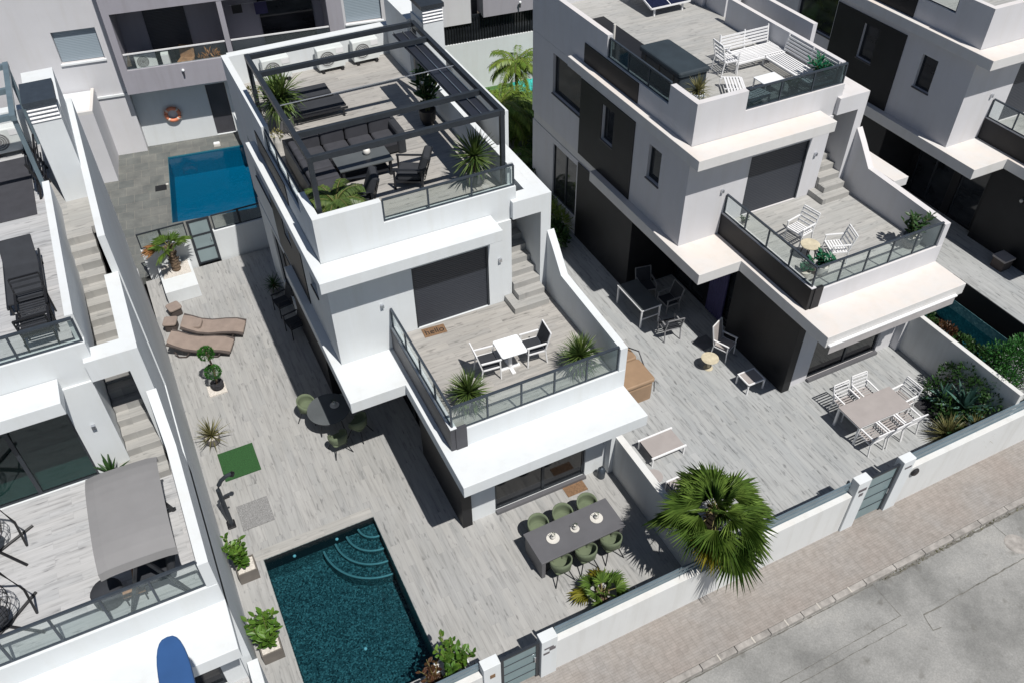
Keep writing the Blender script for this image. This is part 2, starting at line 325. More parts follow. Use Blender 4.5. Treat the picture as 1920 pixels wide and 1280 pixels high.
    def build(s, name, mats, parent=None, smooth=False, bevel=0, loc=None):
        me = bpy.data.meshes.new(name); me.from_pydata(s.v, [], s.f)
        if isinstance(mats, str): mats = [mats]
        for x in mats: me.materials.append(MATS[x])
        me.polygons.foreach_set('material_index', s.m)
        if smooth: me.polygons.foreach_set('use_smooth', [True] * len(s.f))
        me.update()
        o = bpy.data.objects.new(name, me); COL.objects.link(o)
        if parent: o.parent = parent
        if loc: o.location = loc
        if bevel:
            b = o.modifiers.new('bevel', 'BEVEL'); b.width = bevel; b.segments = 2; b.limit_method = 'ANGLE'; b.angle_limit = R(40)
        return o
def thing(name, label, cat, loc=(0, 0, 0), rz=0, group=None):
    o = bpy.data.objects.new(name, None); COL.objects.link(o); o.location = loc; o.rotation_euler = (0, 0, R(rz)); o.empty_display_size = .2
    o['label'] = label; o['category'] = cat
    if group: o['group'] = group
    return o
def tag(o, label, cat, group=None):
    o['label'] = label; o['category'] = cat
    if group: o['group'] = group
    return o
def dup(root, loc, rz, label, group=None):
    r = root.copy(); COL.objects.link(r); r.location = loc; r.rotation_euler = (0, 0, R(rz)); r['label'] = label
    if group: r['group'] = group
    for ch in list(root.children):
        c = ch.copy(); COL.objects.link(c); c.parent = r
        for g in ch.children:
            d = g.copy(); COL.objects.link(d); d.parent = c
    return r
def struct(o): o['kind'] = 'structure'; return o
OF = {'A': (0, 0, 0), 'B': (10.26, -.16, .44), 'C': (20.43, -.33, 1.07), 'L': (-10.14, -1.88, .56)}
def at(h, x, y, z=0): o = OF[h]; return (o[0] + x, o[1] + y, o[2] + z)
# ---------------------------------------------------------------- the ground
def sheet(name, m_, x0, x1, y0, y1, z, t=.3): return struct(MB().box(x0, x1, y0, y1, z - t, z).build(name, m_))
sheet('ground', 'soil', -400, 400, -400, 400, -2.4, .5)
sheet('road', 'road', -60, 90, -40, 6.52, -.40, 1.9)
sheet('pavement', 'pavement', -60, 90, 6.68, 8.25, -.28, 2)
mb = MB(); x = -30.0
while x < 60:
    mb.box(x, x + .985, 6.523, 6.677, -.6, -.272); x += 1.0
struct(mb.build('kerb', 'kerb', bevel=.015))
mb = MB()
def strip(pts, wd, z=-.396, jit=.03):
    P = []
    for a, b in zip(pts, pts[1:]):
        a = Vector((*a, 0)); b = Vector((*b, 0)); n_ = max(2, int((b - a).length / .15))
        for k in range(n_): P.append(a.lerp(b, k / n_) + Vector((rnd.uniform(-jit, jit), rnd.uniform(-jit, jit), 0)))
    P.append(Vector((*pts[-1], 0)))
    for a, b in zip(P, P[1:]):
        t = (b - a).normalized(); nrm = Vector((-t.y, t.x, 0)); w0 = wd * rnd.uniform(.5, 1.3); w1 = w0
        mb.add([(a + nrm * w0 / 2 + Vector((0, 0, z))), (b + nrm * w1 / 2 + Vector((0, 0, z))), (b - nrm * w1 / 2 + Vector((0, 0, z))), (a - nrm * w0 / 2 + Vector((0, 0, z)))], [(0, 3, 2, 1)])
CR = dict(a=(13.2, 6.5), b=(13.35, 5.55))
strip([(13.2, 6.5), (13.2, 5.54)], .016, jit=.008); strip([(13.2, 5.54), (9.4, 5.5)], .016, jit=.008); strip([(13.15, 5.29), (9.2, 5.3)], .018, jit=.01)
strip([(13.7, 5.29), (18.2, 5.33)], .03, jit=.012); strip([(13.7, 5.29), (13.6, 4.9), (13.85, 4.86)], .022, jit=.012); strip([(17.36, 6.5), (17.39, 5.86)], .014, jit=.006)
strip([(13.5, 6.47), (30, 6.47)], .07, jit=.02); strip([(-5, 6.49), (13.2, 6.49)], .03, jit=.006)
crk = struct(mb.build('road_cracks', 'crack'))
mb = MB(); x = 8.5
while x < 13: mb.box(x - .018, x + .018, 6.515, 6.685, -.3, -.269); x += 1.0
struct(mb.build('kerb_joints', 'mortar_pale'))
# strips of thin weeds along the gutter
mb = MB()
for _ in range(420):
    x = rnd.uniform(13.4, 26); y = 6.50 + rnd.gauss(0, .035); h = rnd.uniform(.03, .09)
    a = rnd.uniform(0, 6.28); dx, dy = math.cos(a) * .012, math.sin(a) * .012; lx, ly = rnd.gauss(0, .03), rnd.gauss(0, .03)
    mb.add([(x - dx, y - dy, -.40), (x + dx, y + dy, -.40), (x + lx, y + ly, -.40 + h)], [(0, 1, 2)])
o = mb.build('gutter_weeds', 'olive_leaf'); tag(o, 'thin dry weeds in the gutter crack along the road edge', 'weeds'); o['kind'] = 'stuff'
# patios of the plots, each around its pool
mb = MB(); hx0, hx1, hy0, hy1 = -.45, 2.52, 9.15, 13.86
mb.box(-1.32, hx0, 8.26, 26.9, -2.3, 0); mb.box(hx1, 9.02, 8.26, 26.9, -2.3, 0); mb.box(hx0, hx1, 8.26, hy0, -2.3, 0); mb.box(hx0, hx1, hy1, 26.9, -2.3, 0)
struct(mb.build('patio', 'deck_ground'))
mb = MB()
for a in ((-.75, hx0 - .002, hy0 - .3, hy1 + .3), (hx1 + .002, hx1 + .3, hy0 - .3, hy1 + .3)): pass
mb.box(hx0 - .32, hx1, hy1 + .003, hy1 + .32, -.02, .004)
struct(mb.build('pool_coping', 'coping'))
bx = OF['B'][0]
struct(MB().box(9.06, 19.35, 8.26, 29.2, -2.3, .44).build('patio', 'deck_b'))
cx = OF['C'][0]; cz = 1.07
mb = MB(); mb.box(19.40, cx - .45, 8.26, 27, -2.3, cz); mb.box(cx + 2.45, cx + 11, 8.26, 27, -2.3, cz); mb.box(cx - .45, cx + 2.45, 8.26, 10.15, -2.3, cz); mb.box(cx - .45, cx + 2.45, 13.6, 27, -2.3, cz)
struct(mb.build('patio', 'deck_b'))
struct(MB().box(-12.4, -1.42, 6.4, 27, -2.3, .56).build('patio', 'deck_l'))
# ---------------------------------------------------------------- pools
def pool(h, x0, x1, y0, y1, depth, zw, mw, wm, label, steps=None, lights=(), far_dark=None, rz=0, org=None):
    o = thing('swimming_pool', label, 'swimming pool', org or at(h, 0, 0, 0), rz)
    mb = MB(); t = .01
    mb.box(x0 + t, x1 - t, y0 + t, y1 - t, -depth - .1, -depth); mb.box(x0 + .001, x0 + t, y0, y1, -depth, -.012); mb.box(x1 - t, x1 - .001, y0, y1, -depth, -.012)
    mb.box(x0 + t, x1 - t, y0, y0 + t, -depth, -.012); mb.box(x0 + t, x1 - t, y1 - t, y1 - .001, -depth, -.012)
    mb.build('basin', mw, o)
    if far_dark: MB().box(x0 + t + .002, x1 - t - .002, y1 - .022, y1 - t - .001, -far_dark, -.012).build('tile_band', 'clad', o)
    for i, (r_, z) in enumerate(steps or ()):
        mb = MB(); pts = [(x1 - .03, y1 - .03)]
        for k in range(25):
            a = R(180 + 90 * k / 24); pts.append((x1 - .03 + r_ * math.cos(a), y1 - .03 + r_ * math.sin(a)))
        mb.prism(pts, -depth + .01 * i + .003, z); st = mb.build('step', mw, o)
        mb = MB(); P = []
        for k in range(25):
            a = R(180 + 90 * k / 24); P.append((x1 - .03 + (r_ - .02) * math.cos(a), y1 - .03 + (r_ - .02) * math.sin(a), z + .008))
        mb.tube(P, .03, 6); mb.build('step_edge', 'pool_step_edge', st)
    for (x, y, z) in lights: MB().ball((x, y, z), .045, 6).build('pool_light', 'white_top', o)
    wtr = MB().add([(x0 + .012, y0 + .012, zw), (x1 - .012, y0 + .012, zw), (x1 - .012, y1 - .012, zw), (x0 + .012, y1 - .012, zw)], [(0, 1, 2, 3)]).build('water', wm, loc=o.location)
    wtr.rotation_euler = o.rotation_euler; struct(wtr)
    return o
pool('A', -.45, 2.52, 9.15, 13.86, .95, -.10, 'mosaic_dark', 'water_teal', 'dark teal mosaic swimming pool with four curved corner steps', steps=((1.47, -.62), (1.13, -.5), (.80, -.38), (.46, -.26)), lights=((.3, 13.83, -.3), (1.45, 13.83, -.3), (1.15, 10.9, -.93)), far_dark=.5)
pool('C', -.45, 1.45, 10.15 + .33, 13.6 + .33, 1.0, -.35, 'mosaic_teal', 'water_far', 'narrow teal pool beside the planted wall at the right edge', far_dark=.6)
o = MB().box(1.36, 2.44, 10.5, 13.92, -1.6, -.9).build('pool_shade_strip', 'black', loc=at('C', 0, 0)); struct(o)  # black strip put in for the dark, shaded side of the pool
o = MB().box(2.42, 2.446, 10.5, 13.92, -1.6, -.012).build('pool_shade_liner', 'black', loc=at('C', 0, 0)); struct(o)  # black liner added so the patio edge reads as dark as that shade
# ---------------------------------------------------------------- street front
def street_wall(x0, x1, top, ftop, label, flabel, y0=8.09):
    o = tag(MB().box(x0, x1, y0, y0 + .16, -.45, top).build('street_wall', 'wall_block', bevel=.008), label, 'wall', 'white walls along the pavement')
    f = thing('metal_fence', flabel, 'fence', ((x0 + x1) / 2, y0 + .20, 0), 0, 'blue grey fences on the street walls')
    L2 = (x1 - x0) / 2; mb = MB(); n = 3; hh = (ftop - top + .12) / n
    for k in range(n):
        z = top - .10 + k * hh
        mb.box(-L2 + .02, L2 - .02, -.045, -.005, z, z + hh * .62)
    mb.build('slat_panel', 'fence_slat', f)
    for k in range(max(2, int((x1 - x0) / 2.1) + 1)):
        x = -L2 + .05 + k * (x1 - x0 - .1) / max(1, int((x1 - x0) / 2.1))
        MB().box(x - .025, x + .025, .0, .05, top - .3, ftop - .02).build('post', 'alu', f)
street_wall(4.93, 9.3, 1.0, 1.34, 'white rendered street wall under the big fan palm, right of the lower gate', 'blue grey slat fence beside the dining table and small palm')
street_wall(9.3, 13.45, 1.2, 1.62, 'white street wall stretch between the fan palm and the upper gate', 'blue grey slat fence between the fan palm and the upper gate')
street_wall(15.38, 24, 1.2, 1.66, 'white street wall beyond the upper gate at the right edge', 'blue grey slat fence in front of the planted corner')
street_wall(-1.05, 3.1, 1.0, 1.34, 'white street wall at the foot of the teal pool', 'blue grey slat fence behind the plants at the pool foot')
def pillar(x0, x1, top, label, plates):
    o = thing('gate_pillar', label, 'pillar', ((x0 + x1) / 2, 8.05, 0), 0, 'white gate pillars'); w2 = (x1 - x0) / 2
    MB().box(-w2, w2, -.01, .24, -.45, top).build('post', 'white', o, bevel=.01)
    for (a, b, c, d, m_) in plates: MB().box(a, b, -.022, -.011, c, d).build('plate', m_, o)
pillar(4.52, 4.92, 1.34, 'white pillar right of the lower gate with a dark number plate', [(-.13, .10, .98, 1.03, 'plaque'), (0, .15, .86, .96, 'plaque'), (-.15, .0, .76, .83, 'plaque')])
pillar(3.11, 3.52, 1.34, 'white pillar left of the lower gate with a small brown intercom', [(-.06, .06, .86, 1.0, 'coir')])
pillar(13.46, 13.88, 1.74, 'white pillar left of the upper gate with letter slot and bell', [(-.14, .12, 1.36, 1.46, 'plaque'), (-.06, .06, 1.16, 1.27, 'plaque')])
pillar(14.96, 15.37, 1.74, 'white pillar right of the upper gate with two small plates', [(-.10, .12, 1.44, 1.50, 'plaque')])
def gate(x0, x1, z0, top, label):
    o = thing('street_gate', label, 'gate', (x0, 8.13, 0), 0, 'grey street gates'); wd = x1 - x0
    MB().box(.09, wd - .09, .0, .025, z0 + .05, top - .06).build('gate_panel', 'gate_panel', o)
    mb = MB(); mb.box(.02, .09, -.02, .05, z0, top); mb.box(wd - .09, wd - .02, -.02, .05, z0, top); mb.box(.09, wd - .09, -.015, .045, top - .06, top - .001); mb.build('gate_frame', 'alu', o)
    mb = MB()
    for k in (1, 2, 3): z = z0 + (top - z0) * k / 4; mb.box(.095, wd - .095, -.012, -.001, z - .012, z + .012)
    mb.build('groove_strip', 'alu', o)
    MB().bar((wd - .13, -.05, z0 + .8), (wd - .13, -.05, z0 + 1.0), .025).build('handle', 'chrome', o)
gate(3.53, 4.51, -.26, 1.26, 'frosted grey garden gate between the two lower white pillars')
gate(13.89, 14.95, -.26, 1.62, 'frosted grey garden gate between the two upper white pillars')
o = thing('wall_lamp', 'small black bulkhead lamp on the street wall beside the upper gate', 'wall lamp', (15.62, 8.08, 1.0))
MB().lathe([(.02, 0), (.13, .01), (.13, .04), (.10, .07), (.01, .08)], 0, 0, 16).build('lamp_body', 'black', o); o.rotation_euler = (R(90), 0, 0)
def gwall(name, x0, x1, y0, y1, z0, z1, m_, label):
    return tag(MB().box(x0, x1, y0, y1, z0, z1).build(name, m_, bevel=.01), label, 'wall')
gwall('garden_wall', 8.99, 9.19, 8.27, 12.5, -.6, 1.46, 'wall_block', 'low dividing wall between the front dining patio and the next yard')
gwall('garden_wall', 19.25, 19.40, 8.27, 12.2, -.3, 1.98, 'wall_block', 'dividing wall behind the white slatted dining chairs, planted on its far side')
gwall('garden_wall', -1.36, -1.13, 8.27, 10.3, -.6, 1.7, 'white', 'white boundary wall beside the two square planters')
# shaded lower side walls below the neighbour's house, lot A left edge
o = thing('rear_wall', 'low white rear wall with glass screen behind the planted palm', 'wall', (0, 27.0, 0))
MB().box(-1.12, .55, 0, .18, -.3, 1.22).build('wall_section', 'white', o, bevel=.01); MB().box(1.36, 3.6, 0, .18, -.3, 1.22).build('wall_section', 'white', o, bevel=.01)
for x0, x1 in ((-1.1, -.35), (-.35, .5), (1.42, 2.35), (2.35, 3.28)):
    p = MB().box(x0 + .04, x1 - .04, .08, .095, 1.26, 1.80).build('glass_panel', 'rail_glass', o)
    mb = MB(); mb.box(x0, x0 + .04, .06, .11, 1.221, 1.84); mb.box(x1 - .04, x1, .062, .108, 1.221, 1.84); mb.box(x0 + .04, x1 - .04, .064, .106, 1.80, 1.838); mb.box(x0 + .04, x1 - .04, .064, .106, 1.222, 1.26); mb.build('panel_frame', 'alu', p)
o = thing('garden_gate', 'black framed frosted glass gate in the low rear wall', 'gate', (.57, 27.0, 0))
mb = MB(); mb.box(0, .08, .0, .06, 0, 1.86); mb.box(.70, .78, .0, .06, 0, 1.86)
for z in (.02, .62, 1.2, 1.79): mb.box(.08, .70, .005, .055, z, z + .07)
mb.build('gate_frame', 'alu', o); MB().box(.08, .70, .02, .035, .05, 1.8).build('gate_pane', 'frosted', o); MB().bar((.66, -.04, .95), (.66, -.04, 1.1), .025).build('handle', 'chrome', o)

o = thing('manhole_cover', 'round iron manhole cover in the road at the right edge', 'manhole cover', (17.42, 5.72, -.40)); MB().lathe([(.01, .006), (.26, .006), (.30, .004), (.01, .003)], 0, 0, 28).build('cover', 'kerb', o)
# ---------------------------------------------------------------- houses: one design, four plots
def rail_run(o, name, pts, zb, zt, nposts, glass, over=.02, ends=(True, True)):
    """glass balustrade: glass and posts and a top rail along one straight run"""
    a, b = Vector((*pts[0], 0)), Vector((*pts[1], 0)); t = (b - a).normalized()
    r = MB(); r.bar((a.x, a.y, zt), (b.x, b.y, zt), .055, .045); r.bar((a.x, a.y, zb + .02), (b.x, b.y, zb + .02), .035, .03)
    ro = r.build('railing', 'alu_rail', o)
    g = MB(); n_ = Vector((-t.y, t.x, 0)) * .005
    q = [a + n_, b + n_, b - n_, a - n_]; g.prism([(p.x, p.y) for p in q], zb + .05, zt - .04); g.build('glass_pane', glass, ro)
    for k in range(nposts):
        if (k == 0 and not ends[0]) or (k == nposts - 1 and not ends[1]): continue
        p = a.lerp(b, k / (nposts - 1)); MB().box(p.x - .02, p.x + .02, p.y - .02, p.y + .02, zb - .02, zt - .023).build('post', 'alu_rail', ro)
    return ro
def window(o, axis, t, u0, u1, z0, z1, name='window', m_='window', mull=(), frame='alu', fw=.05):
    """pane set in a reveal; axis x = faces along x. frame is a child"""
    mb = MB(); fr = MB()
    def bx(B_, a, b, c, d, e, f):
        if axis == 'x': B_.box(e, f, a, b, c, d)
        else: B_.box(a, b, e, f, c, d)
    bx(mb, u0 + fw, u1 - fw, z0 + fw, z1 - fw, t + .02, t + .03)
    bx(fr, u0 + .001, u0 + fw, z0 + .001, z1 - .001, t, t + .06); bx(fr, u1 - fw, u1 - .001, z0 + .001, z1 - .001, t, t + .06)
    bx(fr, u0 + fw, u1 - fw, z0 + .001, z0 + fw, t + .002, t + .058); bx(fr, u0 + fw, u1 - fw, z1 - fw, z1 - .001, t + .002, t + .058)
    for u in mull: bx(fr, u - .04, u + .04, z0 + fw, z1 - fw, t - .01, t + .05)
    w_ = mb.build(name, m_, o); fr.build('frame', frame, w_); return w_
def house(h, label, W='white', slabm='white', door='shutter', floor='deck_terrace', roof='deck_terrace', tower_y=22.0, rglass='rail_glass', ground_front=True, lowz=-.5, ftinted=False, shade_cap=False):
    ox, oy, oz = OF[h]
    o = thing('modern_house', label, 'house', (ox, oy, oz), 0, 'white cubic houses in a row')
    g0 = lowz; sx = 8.89 if h == 'L' else 9.05
    # ground floor
    mb = MB()
    mb.wallx(2.95, 3.15, 18.62, 25.5, g0, 3.06, [(22.2, 23.9, .7, 2.85)])
    mb.wally(12.52, 12.7, 4.79, sx - .02, g0, 3.06, [(5.5, 8.22, .02, 2.5)])
    mb.wallx(sx - .22, sx - .02, 12.7, 25.3, g0, 3.06); mb.wally(25.3, 25.5, 3.15, sx - .02, g0, 3.06); mb.wally(18.62, 18.8, 3.15, 4.8, g0, 3.06)
    mb.build('ground_floor_wall', W, o)
    mb = MB(); mb.wallx(4.8, 4.95, 15.25, 18.61, g0, 3.05, [(15.5, 16.5, .02, 2.4), (16.8, 18.4, .02, 2.4)]); mb.build('porch_wall', 'clad', o)
    MB().box(4.52, 4.79, 12.43, 15.25, g0, 3.045).build('dark_fin', 'clad', o)
    window(o, 'x', 4.86, 15.5, 16.5, .02, 2.4, 'porch_door'); window(o, 'x', 4.86, 16.8, 18.4, .02, 2.4, 'sliding_door', mull=(17.6,))
    window(o, 'x', 3.0, 22.2, 23.9, .7, 2.85, mull=(23.0,)); w_ = window(o, 'y', 12.58, 5.5, 8.22, .02, 2.5, 'sliding_door', mull=(6.95,), fw=.07)
    MB().box(5.5, 8.22, 12.40, 12.515, 0.0, .10).build('door_sill', 'table_grey', o)
    mb = MB(); mb.box(4.96, 8.8, 12.72, 18.9, g0, .002); mb.box(3.2, 8.8, 18.9, 25.2, g0, .002); mb.build('ground_floor', 'interior', o)
    mb = MB(); mb.box(2.925, 2.948, 18.62, 22.1, g0, 3.055); mb.box(2.925, 4.79, 18.59, 18.615, g0, 3.055); mb.build('dark_cladding', 'clad', o)
    MB().box(5.4, 8.7, 16.0, 16.1, .01, 3.0).build('inner_partition', 'interior', o)
    # slab between the floors with its sheltering overhangs
    mb = MB(); mb.prism([(4.14, 11.17), (sx, 11.17), (sx, 25.46), (2.97, 25.46), (2.97, 20.92), (2.68, 20.92), (2.68, 14.8), (4.14, 14.8)], 3.06, 3.42)
    mb.build('canopy_slab', slabm, o, bevel=.012)
    # first floor
    mb = MB()
    mb.wally(16.2, 16.4, 2.92, 7.85, 3.421, 6.40, [(5.07, 7.18, 3.80, 5.80)])
    mb.wallx(2.92, 3.12, 16.4, 25.48, 3.421, 6.40, [(17.5, 18.14, 4.7, 5.8), (20.05, 20.75, 4.65, 5.85), (22.14, 24.0, 4.75, 6.16)])
    mb.wally(25.28, 25.48, 3.12, sx - .01, 3.421, 6.40); mb.wallx(7.65, 7.85, 16.4, 25.28, 3.421, 7.06)
    mb.build('first_floor_wall', W, o)
    mb = MB(); mb.wallx(2.895, 2.918, 18.92, 22.1, 3.425, 6.10, [(20.05, 20.75, 4.65, 5.85)]); mb.build('dark_facade_panel', 'clad', o)
    for (a, b, c, d) in ((17.5, 18.14, 4.7, 5.8), (20.05, 20.75, 4.65, 5.85), (22.14, 24.0, 4.75, 6.16)):
        w_ = window(o, 'x', 3.02, a, b, c, d); MB().box(2.885, 3.02, a - .03, b + .03, c - .04, c - .002).build('sill', 'clad_grey', w_)
    if h == 'L':
        w_ = window(o, 'y', 16.24, 5.07, 7.18, 3.80, 5.80, 'sliding_door', 'tinted_glass', mull=(6.0,), frame='alu')
        MB().box(3.2, 7.6, 16.41, 18.6, 3.70, 3.79).build('room_floor', 'room_floor', o); MB().box(3.2, 7.6, 18.6, 18.7, 3.5, 6.3).build('room_wall', 'interior', o)
    else: w_ = MB().box(5.09, 7.16, 16.25, 16.28, 3.805, 5.79).build('roller_shutter', door, o)
    for a_ in (5.075, 7.13):
        if h != 'L': MB().box(a_, a_ + .045, 16.215, 16.285, 3.805, 5.795).build('guide_rail', 'alu', w_)
    MB().box(3.13, 7.64, 16.41, 25.27, 6.1, 7.06).build('roof_slab', 'interior', o)
    # terrace on the slab
    mb = MB(); mb.box(4.46, sx - .21, 12.34, 16.19, 3.421, 3.78); mb.box(4.74, sx - .01, 12.28, 12.339, 3.421, 4.0); mb.box(4.46, 4.60, 12.34, 16.19, 3.781, 3.802); mb.box(4.60, sx - .21, 12.34, 12.46, 3.781, 3.802)
    mb.build('terrace_kerb', W, o)
    MB().box(4.60, sx - .21, 12.46, 16.19, 3.78, 3.80).build('terrace_floor', floor, o)
    mb = MB(); mb.box(4.33, 4.455, 12.27, 16.195, 3.425, 4.13); mb.box(4.455, 4.735, 12.25, 12.335, 3.425, 4.13); mb.build('terrace_cladding', 'clad_grey' if h in 'AL' else 'clad', o)
    MB().box(4.34, 4.50, 12.28, 16.19, 4.131, 4.15).build('cladding_cap', W, o)
    g_ = rglass
    rail_run(o, 'r', ((4.41, 16.17), (4.41, 12.36)), 4.15, 4.78, 5, g_); rail_run(o, 'r', ((4.44, 12.36), (sx - .21, 12.36)), 4.0, 4.78, 6, g_, ends=(False, True))
    # side wall of terrace and stairs: stepped, then swept top
    mb = MB(); zb = g0
    mb.prismx([(12.29, zb), (16.115, zb), (16.115, 5.8), (15.8, 5.45), (15.3, 4.86), (12.29, 4.74)], sx - .2, sx)
    mb.build('side_wall', W, o)
    ex = 8.86 if h == 'L' else 8.95
    mb = MB(); mb.box(ex - .29, ex, 16.12, 18.8, 3.43, 6.95); mb.box(*((8.74, 8.89) if h == 'L' else (8.90, 9.06)), 18.8, 25.6, 3.43, 7.9); mb.box(7.86, ex - .29, 16.12, 16.55, 6.44, 6.951); h == 'L' or mb.box(ex - .56, ex - .291, 16.551, 19.0, 6.72, 6.949); mb.build('stair_enclosure', W, o)
    mb = MB()
    for k in range(18):
        y = 15.55 + .28 * k; x0 = 7.6 if k == 0 else 7.87
        if k == 0: mb.box(7.62, ex - .3, y, 16.19, 3.80, 3.98); mb.box(7.87, ex - .3, 16.19, 16.5, 3.80, 3.981)
        else: mb.box(7.87, ex - .3, y, y + .30, 3.80 + .18 * (k - 1), 3.80 + .183 * (k + 1))
    mb.box(7.87, 8.735 if h == 'L' else 8.89, 20.6, 25.3, 6.9, 7.09); mb.build('stairs', 'stair_tile', o)
    # upper canopy and roof terrace
    mb = MB(); mb.prism([(2.66, 15.54), (7.30, 15.54), (7.30, 16.25), (2.915, 16.25), (2.915, 22.6), (2.66, 22.6)], 6.36, 6.68); mb.build('upper_canopy', slabm, o, bevel=.012)
    mb = MB()
    mb.box(2.92, 4.56, 16.26, 16.44, 6.405, 7.90); mb.box(4.56, 8.02, 16.26, 16.44, 6.405, 7.31)
    mb.box(2.92, 3.10, 16.44, 17.5, 6.405, 7.90); mb.box(2.92, 3.10, 17.5, 20.75, 6.405, 7.33); mb.box(2.92, 3.10, 20.75, 25.5, 6.405, 8.0)
    mb.box(7.87, 8.02, 16.44, 21.6, 6.405, 7.90); mb.box(3.10, 8.73, 25.3, 25.6, 6.405, 8.0)
    mb.build('roof_parapet', W, o)
    MB().box(2.897, 2.918, 18.94, 22.0, 6.69, 7.30).build('parapet_panel', 'clad', o)
    MB().box(3.101, 7.869, 16.441, 25.299, 7.065, 7.10).build('roof_floor', roof, o)
    rg = 'rail_glass_dark' if ftinted else rglass
    rail_run(o, 'r', ((4.60, 16.33), (7.98, 16.33)), 7.31, 7.90, 4, rg); rail_run(o, 'r', ((2.99, 20.72), (2.99, 17.54)), 7.33, 7.92, 4, rg)
    # chimney tower with louvres, low plant room behind it
    t = tower_y
    mb = MB(); mb.box(8.14, 8.75, t, t + 1.0, 7.09, 9.12); mb.box(8.18, 8.72, t + .05, t + .95, 9.12, 9.5); tw = mb.build('chimney', W, o)
    mb = MB(); mb.box(8.10, 8.79, t - .03, t + 1.03, 9.5, 9.62); mb.build('chimney_cap', 'alu_rail' if h == 'L' else 'alu', tw)
    mb = MB()
    for k in range(4): z = 9.14 + .09 * k; mb.prismx([(t - .02, z), (t + .05, z + .05), (t + .05, z + .065), (t - .02, z + .015)], 8.14, 8.75)
    mb.build('louvre', 'white_metal', tw)
    MB().box(8.02, 8.75, t + 1.04, 25.29, 7.09, 8.9).build('plant_room', W, o)
    for (x, y, z) in ((7.5, 16.19, 5.2), (4.2, 16.19, 4.9)): MB().box(x - .04, x + .04, y - .06, y, z, z + .1).build('outlet', 'chrome', o)
    return o
HA = house('A', 'white cubic house in the middle with a black pergola on its roof', 'white', 'white', floor='deck_terrace', roof='deck_terrace', tower_y=22.3)
HB = house('B', 'white cubic house on the right with white slatted furniture on its roof', 'white_grey', 'white_dusty', floor='deck_roof_b', roof='deck_roof_b', lowz=-.3, ftinted=True)
HC = house('C', 'white and black cubic house cut off by the top right corner', 'white_grey', 'white_dusty', floor='deck_roof_b', roof='deck_roof_b', lowz=-.4)
HL = house('L', 'white cubic house in the left corner with an outer staircase and swing seat', 'white', 'white', floor='deck_l', roof='deck_l', door='window', tower_y=21.92, lowz=-1.3)
# ---------------------------------------------------------------- plants
def V3(a, e, r=1): return Vector((math.cos(a) * math.cos(e) * r, math.sin(a) * math.cos(e) * r, math.sin(e) * r))
def fan_leaf(mb, base, a, e, pet, R_, n, rg, droop=.25, spread=2.6, twist=0):
    """petiole then a costapalmate fan of pleated segments with free, drooping tips"""
    d = V3(a, e); side = Vector((-math.sin(a), math.cos(a), 0)); up = d.cross(side) * -1; up = side.cross(d) * -1 if up.z < 0 else up
    up = d.cross(side); up = up if up.z > 0 else -up
    side = (side * math.cos(twist) + up * math.sin(twist)); up = d.cross(side); up = up if up.z > 0 else -up
    hub = base + d * pet + Vector((0, 0, -.06 * pet))
    mb.cur = 1; mb.tube([base, base + d * pet * .55, hub], .014, 4, r2=.009); mb.cur = 0
    for k in range(n):
        t = (k + .5) / n * 2 - 1; g = t * spread / 2 * 1.05
        L_ = R_ * (1 - .22 * abs(t) ** 2) * rg.uniform(.88, 1.05)
        dd = (d * math.cos(g) + side * math.sin(g)).normalized(); w_ = L_ * spread / n * .37
        nn = dd.cross(up).normalized()
        p1 = hub + dd * L_ * .48 + up * .03 * L_ - Vector((0, 0, droop * .12 * L_)); tip = hub + dd * L_ * (1 - .1 * droop) - Vector((0, 0, droop * L_ * rg.uniform(.45, 1.0)))
        lift = up * (w_ * .5) * (1 if k % 2 else -1)
        mb.add([hub, p1 + nn * w_ + lift, p1 - nn * w_ - lift, tip], [(0, 2, 3), (0, 3, 1)])
def fan_palm(name, label, loc, r_=1.4, n=34, seed=1, trunk=.0, pet=.55, leafR=.75, seg=26, yellow=.12, cat='palm', pot=None, group=None, elo=-.35, trk_r=.16, lean=(0, 0)):
    rg = random.Random(seed); o = thing(name, label, cat, loc, 0, group)
    top = Vector((lean[0], lean[1], trunk))
    if trunk > 0:
        mb = MB(); P = []; n_ = 9
        prof = []
        for i in range(n_ * 2 + 1):
            t = i / (n_ * 2); P.append(Vector((lean[0] * t, lean[1] * t, trunk * t)))
        for i in range(len(P) - 1): mb.tube([P[i], P[i] + (P[i + 1] - P[i]) * 1.05], trk_r * (1.1 if i % 2 else .94) * (1.15 - .25 * i / len(P)), 10)
        for _ in range(70):
            t = rg.uniform(.1, 1); a = rg.uniform(0, 6.28); p = top * t; q = V3(a, .5); mb.bar(p + q * trk_r * .8, p + q * (trk_r + rg.uniform(.04, .12)), .03, .02)
        mb.build('trunk', 'trunk', o)
    A = MB(); Y = MB(); ga = 2.39996
    for i in range(n):
        t = (i + .5) / n; e = 1.35 - (1.35 - elo) * (t ** .8) + rg.uniform(-.2, .2); a = i * ga + rg.uniform(-.35, .35)
        old = t > .72 and rg.random() < yellow * 3
        fan_leaf(Y if old else A, top + V3(a, e, .05), a, e, pet * (.35 + .9 * t) * rg.uniform(.75, 1.15) * rg.uniform(.85, 1.1), leafR * rg.uniform(.8, 1.12) * (.78 + .27 * min(1, t * 1.6)), seg, rg, droop=.22 + .3 * t, spread=rg.uniform(2.4, 3.2), twist=rg.uniform(-.75, .75))
    A.build('crown', ['palm_leaf', 'stem'], o)
    if Y.v: Y.build('old_fronds', ['palm_yellow', 'stem'], o)
    return o
